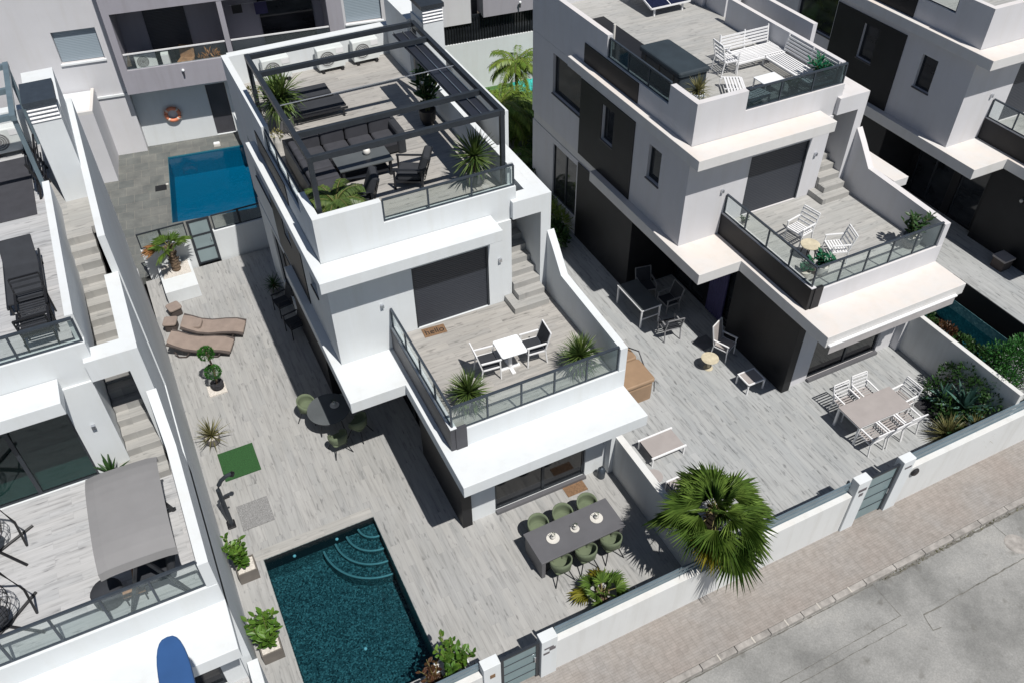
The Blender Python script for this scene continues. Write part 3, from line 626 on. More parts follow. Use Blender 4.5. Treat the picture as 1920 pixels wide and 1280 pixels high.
def blade(mb, base, a, e, L_, w_, bend, rg, seg=3, fold=.25):
    d = V3(a, e); side = Vector((-math.sin(a), math.cos(a), 0)); P = []; p = Vector(base)
    ee = e
    for k in range(seg + 1):
        t = k / seg; ww = w_ * (.7 + .6 * t) if t < .4 else w_ * 1.0 * (1 - ((t - .4) / .6) ** 1.5)
        P.append((p.copy(), ww)); p = p + V3(a, ee) * (L_ / seg); ee -= bend / seg * (.5 + t)
    vs = []; fs = []
    for q, ww in P: vs += [q - side * ww / 2, q + Vector((0, 0, -ww * fold)), q + side * ww / 2]
    for k in range(seg): b = k * 3; fs += [(b, b + 3, b + 4, b + 1), (b + 1, b + 4, b + 5, b + 2)]
    mb.add(vs, fs)
def rosette(mb, c, n, L_, w_, rg, e0=1.45, e1=-.25, bend=.5, seg=3):
    for i in range(n):
        t = (i + .5) / n; e = e0 + (e1 - e0) * t + rg.uniform(-.12, .12)
        blade(mb, Vector(c) + Vector((0, 0, -.12 * t * L_)), i * 2.39996 + rg.uniform(-.2, .2), e, L_ * rg.uniform(.78, 1.08), w_, bend * (.3 + t), rg, seg)
def pot(o, kind, r_, h, m_='pot_grey', soil='gravel_white', sq=0):
    if sq:
        mb = MB(); mb.box(-r_, r_, -r_, -r_ + .03, 0, h); mb.box(-r_, r_, r_ - .03, r_, 0, h); mb.box(-r_, -r_ + .03, -r_ + .03, r_ - .03, 0, h); mb.box(r_ - .03, r_, -r_ + .03, r_ - .03, 0, h); mb.box(-r_ + .03, r_ - .03, -r_ + .03, r_ - .03, 0, .04)
        mb.build('planter', m_, o); MB().box(-r_ + .031, r_ - .031, -r_ + .031, r_ - .031, .04, h - .04).build('soil', soil, o)
    else:
        MB().lathe([(r_ * .62, 0), (r_ * .9, h * .35), (r_, h), (r_ * .9, h), (r_ * .84, h * .8), (.01, h * .78)], 0, 0, 24).build('planter', m_, o, smooth=False)
        MB().lathe([(.01, h * .7), (r_ * .86, h * .7), (r_ * .86, h * .86), (.01, h * .88)], 0, 0, 20).build('soil', soil, o)
def yucca(label, loc, R_=.6, n=120, potr=.3, poth=.45, heads=1, stem=.2, seed=3, leaf='yucca_leaf', w_=.035, sq=0, potm='pot_grey', group=None, e1=-.45, bend=.5, cat='potted plant', name='potted_yucca', soil='gravel_white', rz=0):
    rg = random.Random(seed); o = thing(name, label, cat, loc, rz, group)
    if potr: pot(o, 0, potr, poth, potm, soil, sq)
    mb = MB(); st = MB()
    for k in range(heads):
        a = k * 2.1; rr = 0 if heads == 1 else potr * .45; h = poth + stem * (1 - .35 * k / max(1, heads)) if heads > 1 else poth + stem
        c = (rr * math.cos(a), rr * math.sin(a), h); st.tube([(c[0] * .6, c[1] * .6, poth * .8), c], .04, 6); rosette(mb, c, n // heads, R_, w_, rg, e1=e1, bend=bend)
    mb.build('foliage', leaf, o)
    if stem > .08: st.build('stem', 'trunk', o)
    return o
def leaf_quad(mb, p, d, side, L_, w_, curl=.15):
    up = d.cross(side)
    a = p; b = p + d * L_ * .4 + side * w_ / 2 + up * curl * w_; c = p + d * L_ * .4 - side * w_ / 2 + up * curl * w_; t = p + d * L_; m_ = p + d * L_ * .45
    e_ = p + d * L_ * .75 + side * w_ * .36; f_ = p + d * L_ * .75 - side * w_ * .36
    mb.add([a, b, e_, t, f_, c, m_], [(0, 6, 1), (1, 6, 3, 2), (0, 5, 6), (5, 4, 3, 6)])
def broadleaf(label, loc, h=.9, spread=.35, stems=7, leaf=.16, seed=5, lm='broad_leaf', potr=.24, poth=.38, sq=1, potm='pot_taupe', soil='gravel_white', name='potted_shrub', cat='potted plant', group=None, pairs=9, rz=0, wide=.55):
    rg = random.Random(seed); o = thing(name, label, cat, loc, rz, group)
    if potr: pot(o, 0, potr, poth, potm, soil, sq)
    mb = MB(); st = MB()
    for k in range(stems):
        a = rg.uniform(0, 6.28); out = spread * rg.uniform(.2, 1); hh = h * rg.uniform(.6, 1.05)
        P = [Vector((math.cos(a) * out * t ** 1.4 + math.cos(a) * .05, math.sin(a) * out * t ** 1.4 + math.sin(a) * .05, poth * .9 + hh * t)) for t in (0, .33, .66, 1)]
        st.tube(P, .010, 5, r2=.004)
        for q in range(pairs):
            t = .15 + .85 * q / pairs; i = min(2, int(t * 3)); p = P[i].lerp(P[i + 1], t * 3 - i)
            for s_ in (0, 1):
                az = q * 1.9 + s_ * math.pi + rg.uniform(-.4, .4); e = rg.uniform(.0, .8) + t * .3; d = V3(az, e); sd = Vector((-math.sin(az), math.cos(az), rg.uniform(-.3, .3))).normalized()
                L_ = leaf * rg.uniform(.7, 1.15); leaf_quad(mb, p, d, sd, L_, L_ * wide)
    mb.build('foliage', lm, o); st.build('stem', 'stem', o); return o
def clump(mb, c, r_, n, leaf, rg, wide=.5, flat=1, hollow=.55):
    c = Vector(c)
    for _ in range(n):
        a = rg.uniform(0, 6.28); e = math.asin(rg.uniform(-.6, 1)); q = V3(a, e); rr = r_ * (hollow + (1 - hollow) * rg.random() ** .6); p = c + Vector((q.x * rr, q.y * rr, q.z * rr * flat))
        d = (q + Vector((rg.gauss(0, .5), rg.gauss(0, .5), rg.gauss(.2, .4)))).normalized(); sd = d.cross(Vector((rg.gauss(0, 1), rg.gauss(0, 1), rg.gauss(0, 1)))).normalized(); L_ = leaf * rg.uniform(.6, 1.2)
        mb.add([p, p + d * L_ * .5 + sd * L_ * wide / 2, p + d * L_, p + d * L_ * .5 - sd * L_ * wide / 2], [(0, 1, 2, 3)])
def bush(name, label, loc, blobs, n, leaf, lm, cat='bush', seed=2, wide=.5, group=None, hollow=.3):
    rg = random.Random(seed); o = thing(name, label, cat, loc, 0, group); mb = MB(); st = MB()
    tot = sum(b[3] ** 2 for b in blobs)
    for (x, y, z, r_) in blobs:
        clump(mb, (x, y, z), r_, int(n * r_ * r_ / tot), leaf, rg, wide, hollow=hollow)
        st.tube([(x * .4, y * .4, 0), (x * .8, y * .8, z * .5), (x, y, z)], .025, 5, r2=.008)
    mb.build('foliage', lm, o); st.build('stem', 'trunk', o); return o
def feather_palm(label, loc, n=16, L_=1.5, trunk=1.0, seed=4, lm='feather_leaf', lf=.32, group=None, tr=.07):
    rg = random.Random(seed); o = thing('feather_palm', label, 'palm', loc, 0, group); mb = MB()
    MB().tube([(0, 0, 0), (.03, .02, trunk * .5), (0, 0, trunk)], tr, 8, r2=tr * .7).build('trunk', 'trunk', o)
    for i in range(n):
        a = i * 2.39996 + rg.uniform(-.2, .2); e = 1.3 - 1.3 * (i / n); p = Vector((0, 0, trunk)); pts = []; k = 9
        for j in range(k + 1):
            pts.append(p.copy()); p = p + V3(a, e) * (L_ / k); e -= .17 + .08 * (j / k)
        mb.cur = 1; mb.tube(pts, .012, 4, r2=.004); mb.cur = 0
        sd = Vector((-math.sin(a), math.cos(a), 0))
        for j in range(1, k):
            for q in range(6):
                pp = pts[j].lerp(pts[j + 1], q / 6); d = (pts[j + 1] - pts[j]).normalized(); ll = lf * (1 - .6 * abs(j / k - .4)) * rg.uniform(.85, 1.1)
                for s_ in (1, -1):
                    dr = (sd * s_ * .85 + d * .5 + Vector((0, 0, rg.uniform(-.35, .1)))).normalized(); mid = pp + dr * ll * .5; tip = pp + dr * ll - Vector((0, 0, .12 * ll / .3))
                    nn = dr.cross(Vector((0, 0, 1))).normalized() * .021
                    mb.add([pp, mid + nn, tip, mid - nn], [(0, 1, 2, 3)])
    mb.build('crown', [lm, 'stem'], o); return o
# ---------------------------------------------------------------- furniture builders (each made about its own base)
def four_legs(o, x0, x1, y0, y1, h, w_, m_, splay=0, tube=False):
    for sx, x in ((-1, x0), (1, x1)):
        for sy, y in ((-1, y0), (1, y1)):
            mb = MB(); a, b = (x + sx * splay, y + sy * splay, 0), (x, y, h)
            (mb.tube([a, b], w_ / 2, 6) if tube else mb.bar(a, b, w_)); mb.build('leg', m_, o)
def shell_chair(label, loc, rz, group=None, sm='green_fabric'):
    """rounded shell seat with wrap-round back on black splayed legs; faces +y"""
    o = thing('shell_chair', label, 'chair', loc, rz, group)
    mb = MB(); n = 9; vs = []; fs = []
    for k, (r0, z) in enumerate(((.17, .43), (.23, .46), (.26, .56), (.27, .68), (.27, .80))):     # tub wall, open at the front
        for j in range(2 * n + 1):
            g = R(-60 + (300 - 0) * j / (2 * n)) - R(0); a = -math.pi / 2 - math.pi * .83 + 2 * math.pi * .83 * j / (2 * n)
            dip = 0 if k < 2 else (abs(j - n) / n) ** 2.2 * .24 * (k - 1) / 3
            vs.append((r0 * math.cos(a) * 1.05, r0 * math.sin(a), z - dip))
    m_ = 2 * n + 1
    for k in range(4):
        for j in range(m_ - 1): fs.append((k * m_ + j, k * m_ + j + 1, (k + 1) * m_ + j + 1, (k + 1) * m_ + j))
    mb.add(vs, fs); sh = mb.build('backrest', sm, o, smooth=True); s_ = sh.modifiers.new('thick', 'SOLIDIFY'); s_.thickness = .03
    MB().rbox(-.22, .22, -.2, .25, .41, .47, .1, 4).build('seat', sm, o)
    for sx in (-1, 1):
        for sy in (-1, 1): MB().tube([(sx * .13, sy * .12, .41), (sx * .27, sy * .27, 0)], .016, 5).build('leg', 'dark_metal', o)
    MB().box(-.14, .14, -.13, .13, .395, .41).build('seat_frame', 'dark_metal', o)
    return o
def metal_chair(label, loc, rz, seat='fabric_charcoal', frame='white_metal', group=None, arms=True, high=.95, name='garden_chair', cat='chair', slats=False, seat_m=None):
    o = thing(name, label, cat, loc, rz, group); w2 = .27
    for sx in (-1, 1):
        MB().bar((sx * w2, .25, 0), (sx * w2, .23, .64 if arms else .44), .03).build('leg', frame, o); MB().bar((sx * w2, -.28, 0), (sx * w2, -.22, .46), .03).build('leg', frame, o)
        if arms: MB().bar((sx * w2, .27, .65), (sx * w2, -.25, .66), .045, .025).build('armrest', frame, o)
    mb = MB(); mb.bar((-w2, -.22, .44), (-w2, -.36, high), .03); mb.bar((w2, -.22, .44), (w2, -.36, high), .03); mb.bar((-w2, -.36, high), (w2, -.36, high), .03)
    mb.bar((-w2, .24, .43), (w2, .24, .43), .03); mb.bar((-w2, -.2, .43), (w2, -.2, .43), .03); mb.bar((-w2, .24, .43), (-w2, -.2, .43), .03); mb.bar((w2, .24, .43), (w2, -.2, .43), .03)
    mb.build('frame', frame, o)
    if slats:
        mb = MB()
        for k in range(6): y = -.19 + .08 * k; mb.box(-w2, w2, y, y + .045, .446, .462)
        mb.build('seat', seat_m or seat, o); mb = MB()
        for k in range(4): t = (k + .7) / 4.2; z = .46 + (high - .46) * t; y = -.22 - .14 * t; mb.bar((-w2, y + .018, z), (w2, y + .018, z), .014, .05)
        mb.build('backrest', seat, o)
    else:
        MB().box(-w2 + .02, w2 - .02, -.2, .24, .446, .456).build('seat', seat, o)
        mb = MB(); mb.prismx([(-.215, .47), (-.205, .47), (-.34, high - .02), (-.35, high - .02)], -w2 + .02, w2 - .02); mb.build('backrest', seat, o)
    return o
def lounger(label, loc, rz, group, m_='taupe', dm='taupe_dark'):
    """resin lounger, head end at -x, with a curved side skirt and raised back"""
    o = thing('sun_lounger', label, 'sun lounger', loc, rz, group)
    prof = [(-.95, .62), (-.72, .52), (-.45, .38), (-.1, .31), (.35, .33), (.7, .31), (.98, .22)]
    vs = []; fs = []
    for x, z in prof:
        w_ = .31 if abs(x) < .9 else .27; vs += [(x, -w_, z), (x, w_, z), (x, w_, z - .09), (x, -w_, z - .09)]
    for k in range(len(prof) - 1):
        b = k * 4
        for j in range(4): fs.append((b + j, b + (j + 1) % 4, b + 4 + (j + 1) % 4, b + 4 + j))
    fs += [(3, 2, 1, 0), (len(vs) - 4, len(vs) - 3, len(vs) - 2, len(vs) - 1)]
    MB().add(vs, [f[::-1] for f in fs]).build('seat', m_, o, bevel=.02)
    for s_ in (-1, 1):
        P = [(x, s_ * .34, z - .05) for x, z in prof]; MB().tube(P, .045, 6).build('side_rail', dm, o)
        for x0 in (-.55, .45):
            MB().tube([(x0 - .22, s_ * .33, .24), (x0 - .12, s_ * .36, .05), (x0 + .12, s_ * .36, .05), (x0 + .25, s_ * .33, .22)], .022, 6).build('leg', dm, o)
    return o
def daybed(label, loc, rz, group, L_=1.1, W_=.68):
    o = thing('daybed', label, 'sun lounger', loc, rz, group)
    MB().box(-L_ / 2, L_ / 2, -W_ / 2 + .04, W_ / 2 - .04, .33, .345).build('seat', 'greige', o)
    for s_ in (-1, 1): MB().bar((-L_ / 2 - .05, s_ * (W_ / 2 - .01), .335), (L_ / 2 + .05, s_ * (W_ / 2 - .01), .335), .05, .045).build('side_rail', 'white_metal', o)
    four_legs(o, -L_ / 2, L_ / 2, -W_ / 2 + .02, W_ / 2 - .02, .32, .04, 'white_metal'); MB().box(-L_ / 2 - .015, -L_ / 2 + .003, -W_ / 2 + .04, W_ / 2 - .04, .32, .338).build('cross_bar', 'dark_metal', o); return o
def mat_rug(label, loc, x, y, m_, cat='mat', rz=0, name='doormat', h=.015):
    o = MB().box(-x / 2, x / 2, -y / 2, y / 2, .003, h).build(name, m_, loc=loc, bevel=.004); o.rotation_euler = (0, 0, R(rz)); return tag(o, label, cat)
def round_table(label, loc, r_, h, top, frame, base='legs', group=None, name='round_table', t=.03):
    o = thing(name, label, 'table', loc, 0, group); MB().lathe([(.01, h - t), (r_ - .01, h - t), (r_, h - t / 2), (r_ - .006, h), (.01, h)], 0, 0, 32).build('tabletop', top, o)
    if base == 'legs':
        for k in range(4): a = k * math.pi / 2 + .6; MB().tube([(r_ * .55 * math.cos(a), r_ * .55 * math.sin(a), h - t), (r_ * .8 * math.cos(a), r_ * .8 * math.sin(a), 0)], .018, 6).build('leg', frame, o)
    else: MB().tube([(0, 0, .02), (0, 0, h - t)], .05, 10).build('pedestal', frame, o); MB().lathe([(.01, 0), (r_ * .55, 0), (r_ * .5, .025), (.01, .03)], 0, 0, 20).build('base', frame, o)
    return o
def vase(label, loc, group=None, plate=.13):
    o = thing('vase', label, 'vase', loc, 0, group)
    MB().lathe([(.01, .002), (plate, .004), (plate * 1.05, .018), (plate * .9, .016), (.01, .012)], 0, 0, 24).build('plate', 'ceramic', o)
    MB().lathe([(.04, .018), (.065, .06), (.06, .11), (.03, .14), (.035, .16), (.025, .16), (.02, .14)], 0, 0, 16).build('body', 'ceramic', o, smooth=True)
    mb = MB(); rg = random.Random(3); clump(mb, (0, 0, .18), .04, 30, .04, rg); mb.build('sprig', 'dark_leaf', o); return o
def slat_sofa(label, loc, rz, L_, D_=.72, back=True, arm=0, name='slatted_bench', group=None, hb=.74, cat='sofa'):
    """white aluminium sofa frame made of slats; back along +y"""
    o = thing(name, label, cat, loc, rz, group); mb = MB(); n = int(D_ / .085)
    for k in range(n): y = -D_ / 2 + .085 * k; mb.box(-L_ / 2, L_ / 2, y, y + .05, .28, .295)
    mb.build('seat', 'white_metal', o)
    mb = MB(); mb.bar((-L_ / 2, -D_ / 2 - .02, .275), (L_ / 2, -D_ / 2 - .02, .275), .04, .05); mb.bar((-L_ / 2 - .02, -D_ / 2, .274), (-L_ / 2 - .02, D_ / 2, .274), .04, .05); mb.bar((L_ / 2 + .02, -D_ / 2, .274), (L_ / 2 + .02, D_ / 2, .274), .04, .05); mb.bar((0, -D_ / 2, .262), (0, D_ / 2, .262), .04, .03)
    mb.build('frame', 'white_metal', o)
    if back:
        mb = MB()
        for k in range(5): z = .36 + .088 * k; mb.bar((-L_ / 2, D_ / 2 + .02 + .02 * k, z), (L_ / 2, D_ / 2 + .02 + .02 * k, z), .018, .055)
        for x in (-L_ / 2, 0, L_ / 2): mb.bar((x, D_ / 2 + .03, .25), (x, D_ / 2 + .12, hb + .05), .035)
        mb.build('backrest', 'white_metal', o)
    if arm:
        x = arm * (L_ / 2 + .03); mb = MB(); mb.bar((x, -D_ / 2, .5), (x, D_ / 2, .5), .05, .03); mb.bar((x, -D_ / 2 + .02, .26), (x, -D_ / 2 + .02, .49), .035); mb.build('armrest', 'white_metal', o)
    four_legs(o, -L_ / 2, L_ / 2, -D_ / 2, D_ / 2, .26, .04, 'white_metal'); return o
def ac_unit(label, loc, rz=0, group=None):
    """fan faces -y"""
    o = thing('air_conditioner', label, 'air conditioner', loc, rz, group); MB().rbox(-.42, .42, -.16, .16, .12, .74, .03).build('body', 'ac_body', o)
    mb = MB(); 
    P = []
    vs = [(-.12, -.163, .43)]; fs = []
    for k in range(24): a = 2 * math.pi * k / 24; vs.append((-.12 + .24 * math.cos(a), -.163, .43 + .24 * math.sin(a)))
    fs = [(0, 1 + k, 1 + (k + 1) % 24) for k in range(24)]; mb.add(vs, fs); gr = mb.build('fan_grille', 'ac_grille', o)
    mb = MB()
    for r_ in (.08, .13, .18, .235):
        mb.tube([(-.12 + r_ * math.cos(2 * math.pi * k / 20), -.172, .43 + r_ * math.sin(2 * math.pi * k / 20)) for k in range(21)], .006, 4)
    mb.build('guard_ring', 'ac_body', gr); MB().box(.17, .40, -.168, -.161, .55, .70).build('panel', 'white_metal', o)
    for x in (-.3, .3): MB().box(x - .04, x + .04, -.2, .2, 0, .119).build('foot', 'black', o)
    return o
glassmat('awning_dark', (.16, .17, .22), alpha=.72, rough=.3, body=(.035, .04, .055))
# ================================================================ house A roof
RZ = 7.10
o = thing('pergola', 'black metal pergola over the lounge on the middle roof', 'pergola', (0, 0, RZ))
X0, X1, Y0, Y1, ZT = 3.19, 7.83, 16.6, 22.27, 2.18
for x, y in ((X0, Y0), (X1, Y0), (X0, Y1), (X1, Y1)): MB().box(x - .055, x + .055, y - .055, y + .055, .0, ZT - .14).build('post', 'alu', o, bevel=.006)
for y in (Y0, 17.75, 21.15, Y1): MB().box(X0 + .06, X1 - .06, y - .05, y + .05, ZT - .14, ZT - .003).build('cross_beam', 'alu', o, bevel=.006)
for x in (X0, X1): MB().box(x - .06, x + .06, Y0 - .06, Y1 + .06, ZT - .139, ZT).build('side_beam', 'alu', o, bevel=.006)
MB().tube([(X0, 19.25, ZT - .05), (X1, 19.3, ZT - .05)], .015, 6).build('tie_rod', 'chrome', o)
aw = MB().box(7.16, 7.70, 16.7, 22.15, ZT - .22, ZT - .20).build('folded_canopy', 'awning_dark', o)
for x in (7.2, 7.45, 7.68): MB().tube([(x, 16.7, ZT - .17), (x, 22.15, ZT - .17)], .014, 5).build('canopy_rail', 'chrome' if x > 7.3 else 'alu', aw)
# corner sofa
o = thing('corner_sofa', 'dark grey L shaped lounge sofa under the black pergola', 'sofa', (3.35, 17.9, RZ), 0)
mb = MB(); mb.box(0, .85, 0, 2.35, .06, .26); mb.box(.85, 2.9, 1.5, 2.35, .06, .26); mb.build('base', 'dark_metal', o)
for i in range(3): MB().rbox(.17, .86, .02 + .5 * i, .50 + .5 * i, .26, .43, .06).build('seat_cushion', 'fabric_dark', o)
for i in range(3): MB().rbox(.90 + .66 * i, 1.53 + .66 * i, 1.52, 2.15, .26, .43, .06).build('seat_cushion', 'fabric_dark', o)
MB().rbox(.17, .88, 1.53, 2.15, .26, .43, .06).build('seat_cushion', 'fabric_dark', o)
for i in range(4): MB().rbox(.02, .20, .04 + .52 * i, .52 + .52 * i, .40, .78, .06).build('back_cushion', 'fabric_dark', o)
for i in range(4): MB().rbox(.22 + .66 * i, .86 + .66 * i, 2.13, 2.33, .40, .78, .06).build('back_cushion', 'fabric_dark', o)
mb = MB(); mb.box(-.05, 0, 0, 2.4, .0, .66); mb.box(-.05, 2.9, 2.36, 2.41, .0, .66); mb.build('back_frame', 'dark_metal', o)
MB().rbox(2.74, 2.98, 1.45, 2.4, .0, .66, .08).build('armrest', 'fabric_charcoal', o)
o = thing('lounge_table', 'dark slate topped low table with a white bowl on it', 'table', (4.95, 18.82, RZ), -1)
MB().box(-.70, .70, -.37, .37, .42, .46).build('tabletop', 'table_slate', o, bevel=.006); four_legs(o, -.62, .62, -.3, .3, .42, .07, 'dark_metal')
mb = MB(); mb.box(-.6, .6, -.28, .28, .12, .15); mb.build('shelf', 'dark_metal', o)
o = thing('bowl', 'white globe bowl on the dark lounge table', 'bowl', (5.12, 18.98, RZ + .461)); MB().lathe([(.05, 0), (.075, .02), (.10, .07), (.085, .13), (.06, .15), (.05, .15), (.07, .12), (.01, .03)], 0, 0, 18).build('body', 'ceramic', o, smooth=True); MB().lathe([(.01, .145), (.055, .15), (.01, .17)], 0, 0, 12).build('lid', 'white_top', o)
def armchair(label, loc, rz, group):
    o = thing('armchair', label, 'armchair', loc, rz, group)
    MB().rbox(-.30, .30, -.28, .32, .24, .40, .06).build('seat_cushion', 'fabric_charcoal', o)
    b = MB().rbox(-.29, .29, -.08, .10, 0, .52, .06).build('back_cushion', 'fabric_charcoal', o); b.location = (0, -.30, .40); b.rotation_euler = (R(20), 0, 0)
    for s_ in (-1, 1):
        MB().box(s_ * .36 - .035, s_ * .36 + .035, -.36, .40, .54, .57).build('armrest', 'dark_metal', o, bevel=.01)
        for y in (-.33, .36): MB().bar((s_ * .36, y, 0), (s_ * .36, y, .54), .05).build('leg', 'dark_metal', o)
    mb = MB(); mb.box(-.34, .34, -.34, .36, .17, .22)
    mb.build('frame', 'dark_metal', o)
    mb = MB()
    for k in range(5): x = -.26 + .13 * k; mb.bar((x, -.38, .22), (x, -.56, .82), .04, .02)
    mb.bar((-.33, -.53, .80), (.33, -.53, .80), .05, .04); mb.build('back_slat', 'dark_metal', o); return o
armchair('black armchair turned towards the low table, on open floor', (5.9, 17.95, RZ), 62, 'black roof armchairs')
armchair('black armchair half hidden behind the yellow stemmed palm', (4.35, 17.55, RZ), 78, 'black roof armchairs')
def flat_lounger(label, loc, rz, group, m_='fabric_charcoal'):
    o = thing('sun_lounger', label, 'sun lounger', loc, rz, group)
    mb = MB(); mb.prismx([(-.95, .28), (.35, .28), (.95, .62), (.93, .66), (.34, .34), (-.95, .34)], -.33, .33); mb.build('mattress', m_, o, bevel=.02)
    for s_ in (-1, 1): MB().box(s_ * .35 - .02, s_ * .35 + .02, -.98, .9, .22, .275).build('side_rail', 'dark_metal', o)
    four_legs(o, -.33, .33, -.85, .7, .25, .05, 'dark_metal'); return o
flat_lounger('black padded sun lounger nearer the air conditioners', (4.45, 23.25, RZ), 90, 'black loungers on the middle roof')
flat_lounger('black padded sun lounger nearer the sofa, beside the yucca', (4.6, 22.35, RZ), 90, 'black loungers on the middle roof')
ac_unit('white air conditioner at the left end of the roof back wall', (4.35, 25.05, RZ), 0, 'roof air conditioners')
ac_unit('white air conditioner, middle one of the three along the roof wall', (6.02, 25.0, RZ), 0, 'roof air conditioners')
ac_unit('pale air conditioner with its fan showing, nearest the chimney tower', (7.15, 25.05, RZ), 0, 'roof air conditioners')
yucca('tall green yucca in a pot beside the two black loungers', (3.75, 21.95, RZ),   .78, 230, .26, .40, heads=3, stem=.75, seed=11, e1=-.9, bend=.9, w_=.05)
broadleaf('dark broad leaved plant in a black pot against the white inner wall', (7.4, 20.5, RZ), 1.45, .5, 11, .36, 21, 'dark_leaf', .24, .45, 0, 'black', 'soil', pairs=6, wide=.42)
yucca('spiky yucca in a pot at the front right roof corner', (7.3, 17.1, RZ), .72, 170, .26, .40, heads=1, stem=.45, seed=5, e1=-.7, w_=.045)
feather_palm('small palm with yellow stems at the front left roof corner', (3.72, 17.2, RZ), 22, .9, .40, 8, 'yucca_leaf', .26)
for k, (y, c) in enumerate(((21.3, 'ceramic'), (19.4, 'ceramic'))):
    pass
# ================================================================ house A first floor terrace
TZ = 3.80
o = thing('bistro_table', 'white square topped bistro table between two black chairs', 'table', (6.62, 13.82, TZ), -3)
MB().rbox(-.34, .34, -.34, .34, .70, .725, .06, 4).build('tabletop', 'white_top', o); MB().tube([(0, 0, .02), (0, 0, .70)], .05, 10).build('pedestal', 'white_metal', o)
mb = MB(); mb.box(-.26, .26, -.05, .05, 0, .03); mb.box(-.05, .05, -.26, -.051, 0, .03); mb.box(-.05, .05, .051, .26, 0, .03); mb.build('base', 'white_metal', o)
metal_chair('black seated chair with white frame left of the bistro table', (6.02, 13.85, TZ), -95, 'fabric_charcoal', 'white_metal', 'terrace bistro chairs')
metal_chair('black seated chair with white frame right of the bistro table', (7.28, 13.85, TZ), 85, 'fabric_charcoal', 'white_metal', 'terrace bistro chairs')
yucca('spiky yucca in a grey round pot at the left terrace corner', (5.15, 13.05, TZ), .66, 240, .30, .42, stem=.1, seed=7, w_=.032, e1=-.55, bend=.8)
yucca('spiky yucca in a grey round pot by the right terrace wall', (8.12, 12.95, TZ), .66, 240, .30, .42, stem=.1, seed=9, w_=.032, e1=-.55, bend=.8)
hm = mat_rug('brown coir doormat reading hello before the roller shutter', (5.43, 15.93, TZ), .62, .34, 'coir', rz=-4)
cu = bpy.data.curves.new('hello', 'FONT'); cu.body = 'hello'; cu.size = .27; cu.align_x = 'CENTER'; cu.align_y = 'CENTER'; cu.extrude = .002
to = bpy.data.objects.new('tmp', cu); COL.objects.link(to); bpy.context.view_layer.update(); me = bpy.data.meshes.new_from_object(to.evaluated_get(bpy.context.evaluated_depsgraph_get())); bpy.data.objects.remove(to)
me.materials.clear(); me.materials.append(MATS['black']); lt = bpy.data.objects.new('lettering', me); COL.objects.link(lt); lt.parent = hm; lt.location = (0, -.01, .0175)
# ================================================================ house A ground, front patio
o = thing('dining_table', 'long dark grey dining table with three vases on the front patio', 'table', (6.83, 10.64, 0), 1.0)
MB().box(-1.21, 1.21, -.49, .49, .70, .75).build('tabletop', 'table_grey', o, bevel=.005)
for s_ in (-1, 1): MB().box(s_ * 1.12 - .05, s_ * 1.12 + .05, -.44, .44, 0, .698).build('leg', 'table_grey', o)
G_ = 'green shell chairs around the long table'
for i, (x, nm) in enumerate(((6.12, 'left'), (6.83, 'middle'), (7.55, 'right'))):
    shell_chair('green shell chair on the house side of the long table, %s of three' % nm, (x, 11.25, 0), 180, G_)
    shell_chair('green shell chair on the street side of the long table, %s of three' % nm, (x, 10.05, 0), 0, G_)
vase('round white vase on its plate, left end of the long table', (6.22, 10.66, .751), 'vases on the long table', .16)
vase('small white vase in the centre of the long table', (6.85, 10.66, .751), 'vases on the long table', .11)
vase('round white vase on its plate, right end of the long table', (7.50, 10.70, .751), 'vases on the long table', .16)
mat_rug('brown coir doormat in front of the ground floor sliding door', (7.78, 12.24, 0), .62, .36, 'coir')
o = thing('lantern', 'dark grey bottle shaped lantern by the white pier of the front patio', 'lantern', (8.62, 12.28, 0)); MB().lathe([(.02, .0), (.11, .01), (.12, .25), (.10, .33), (.06, .38), (.01, .40)], 0, 0, 14).build('body', 'alu_rail', o); MB().tube([(-.05, 0, .38), (0, 0, .48), (.05, 0, .38)], .01, 5).build('handle', 'black', o)
fan_palm('fan_palm', 'small fan palm with yellow fronds beside the long dining table', (6.72, 9.05, 0), n=12, seed=5, trunk=.25, pet=.40, leafR=.50, seg=18, yellow=.25, elo=-.1, trk_r=.12)
bp = fan_palm('fan_palm', 'big green fan palm leaning over the street wall', (9.72, 8.95, .3), n=38, seed=14, trunk=2.1, pet=.70, leafR=.84, seg=28, yellow=.05, elo=-.3, trk_r=.17, lean=(-.32, -.28))
# pool foot planting
broadleaf('bright green shrub in a low bed at the foot of the teal pool', (2.72, 8.85, 0), .95, .50, 15, .19, 31, potr=.38, poth=.25, potm='white', pairs=8)
broadleaf('dark leaved shrub at the water edge beside the bright one', (2.25, 8.80, 0), .55, .35, 8, .15, 33, 'red_leaf', potr=.22, poth=.25, potm='white', pairs=6)
# ================================================================ house A ground, left patio
lounger('taupe resin lounger lying nearer the palm planter', (.32, 23.1, 0), -22, 'taupe sun loungers')
lounger('taupe resin lounger lying behind the topiary tree', (-.22, 22.45, 0), -26, 'taupe sun loungers')
def pouf(label, loc, rz, group):
    o = thing('stool', label, 'stool', loc, rz, group); MB().rbox(-.22, .22, -.22, .22, .30, .36, .08, 4).build('seat', 'taupe', o)
    MB().rbox(-.19, .19, -.19, .19, .04, .299, .06).build('base', 'taupe_dark', o); return o
pouf('square taupe resin stool touching the palm planter', (-.68, 24.65, 0), 15, 'taupe stools'); pouf('rounded taupe stool against the boundary wall by the loungers', (-.92, 23.95, 0), -20, 'taupe stools')
o = thing('head_cushion', 'round taupe head cushion on the lounger by the palm planter', 'cushion', (-.18, 23.32, .40), -22); MB().rbox(-.2, .2, -.22, .22, 0, .09, .12, 5).build('pad', 'taupe', o)
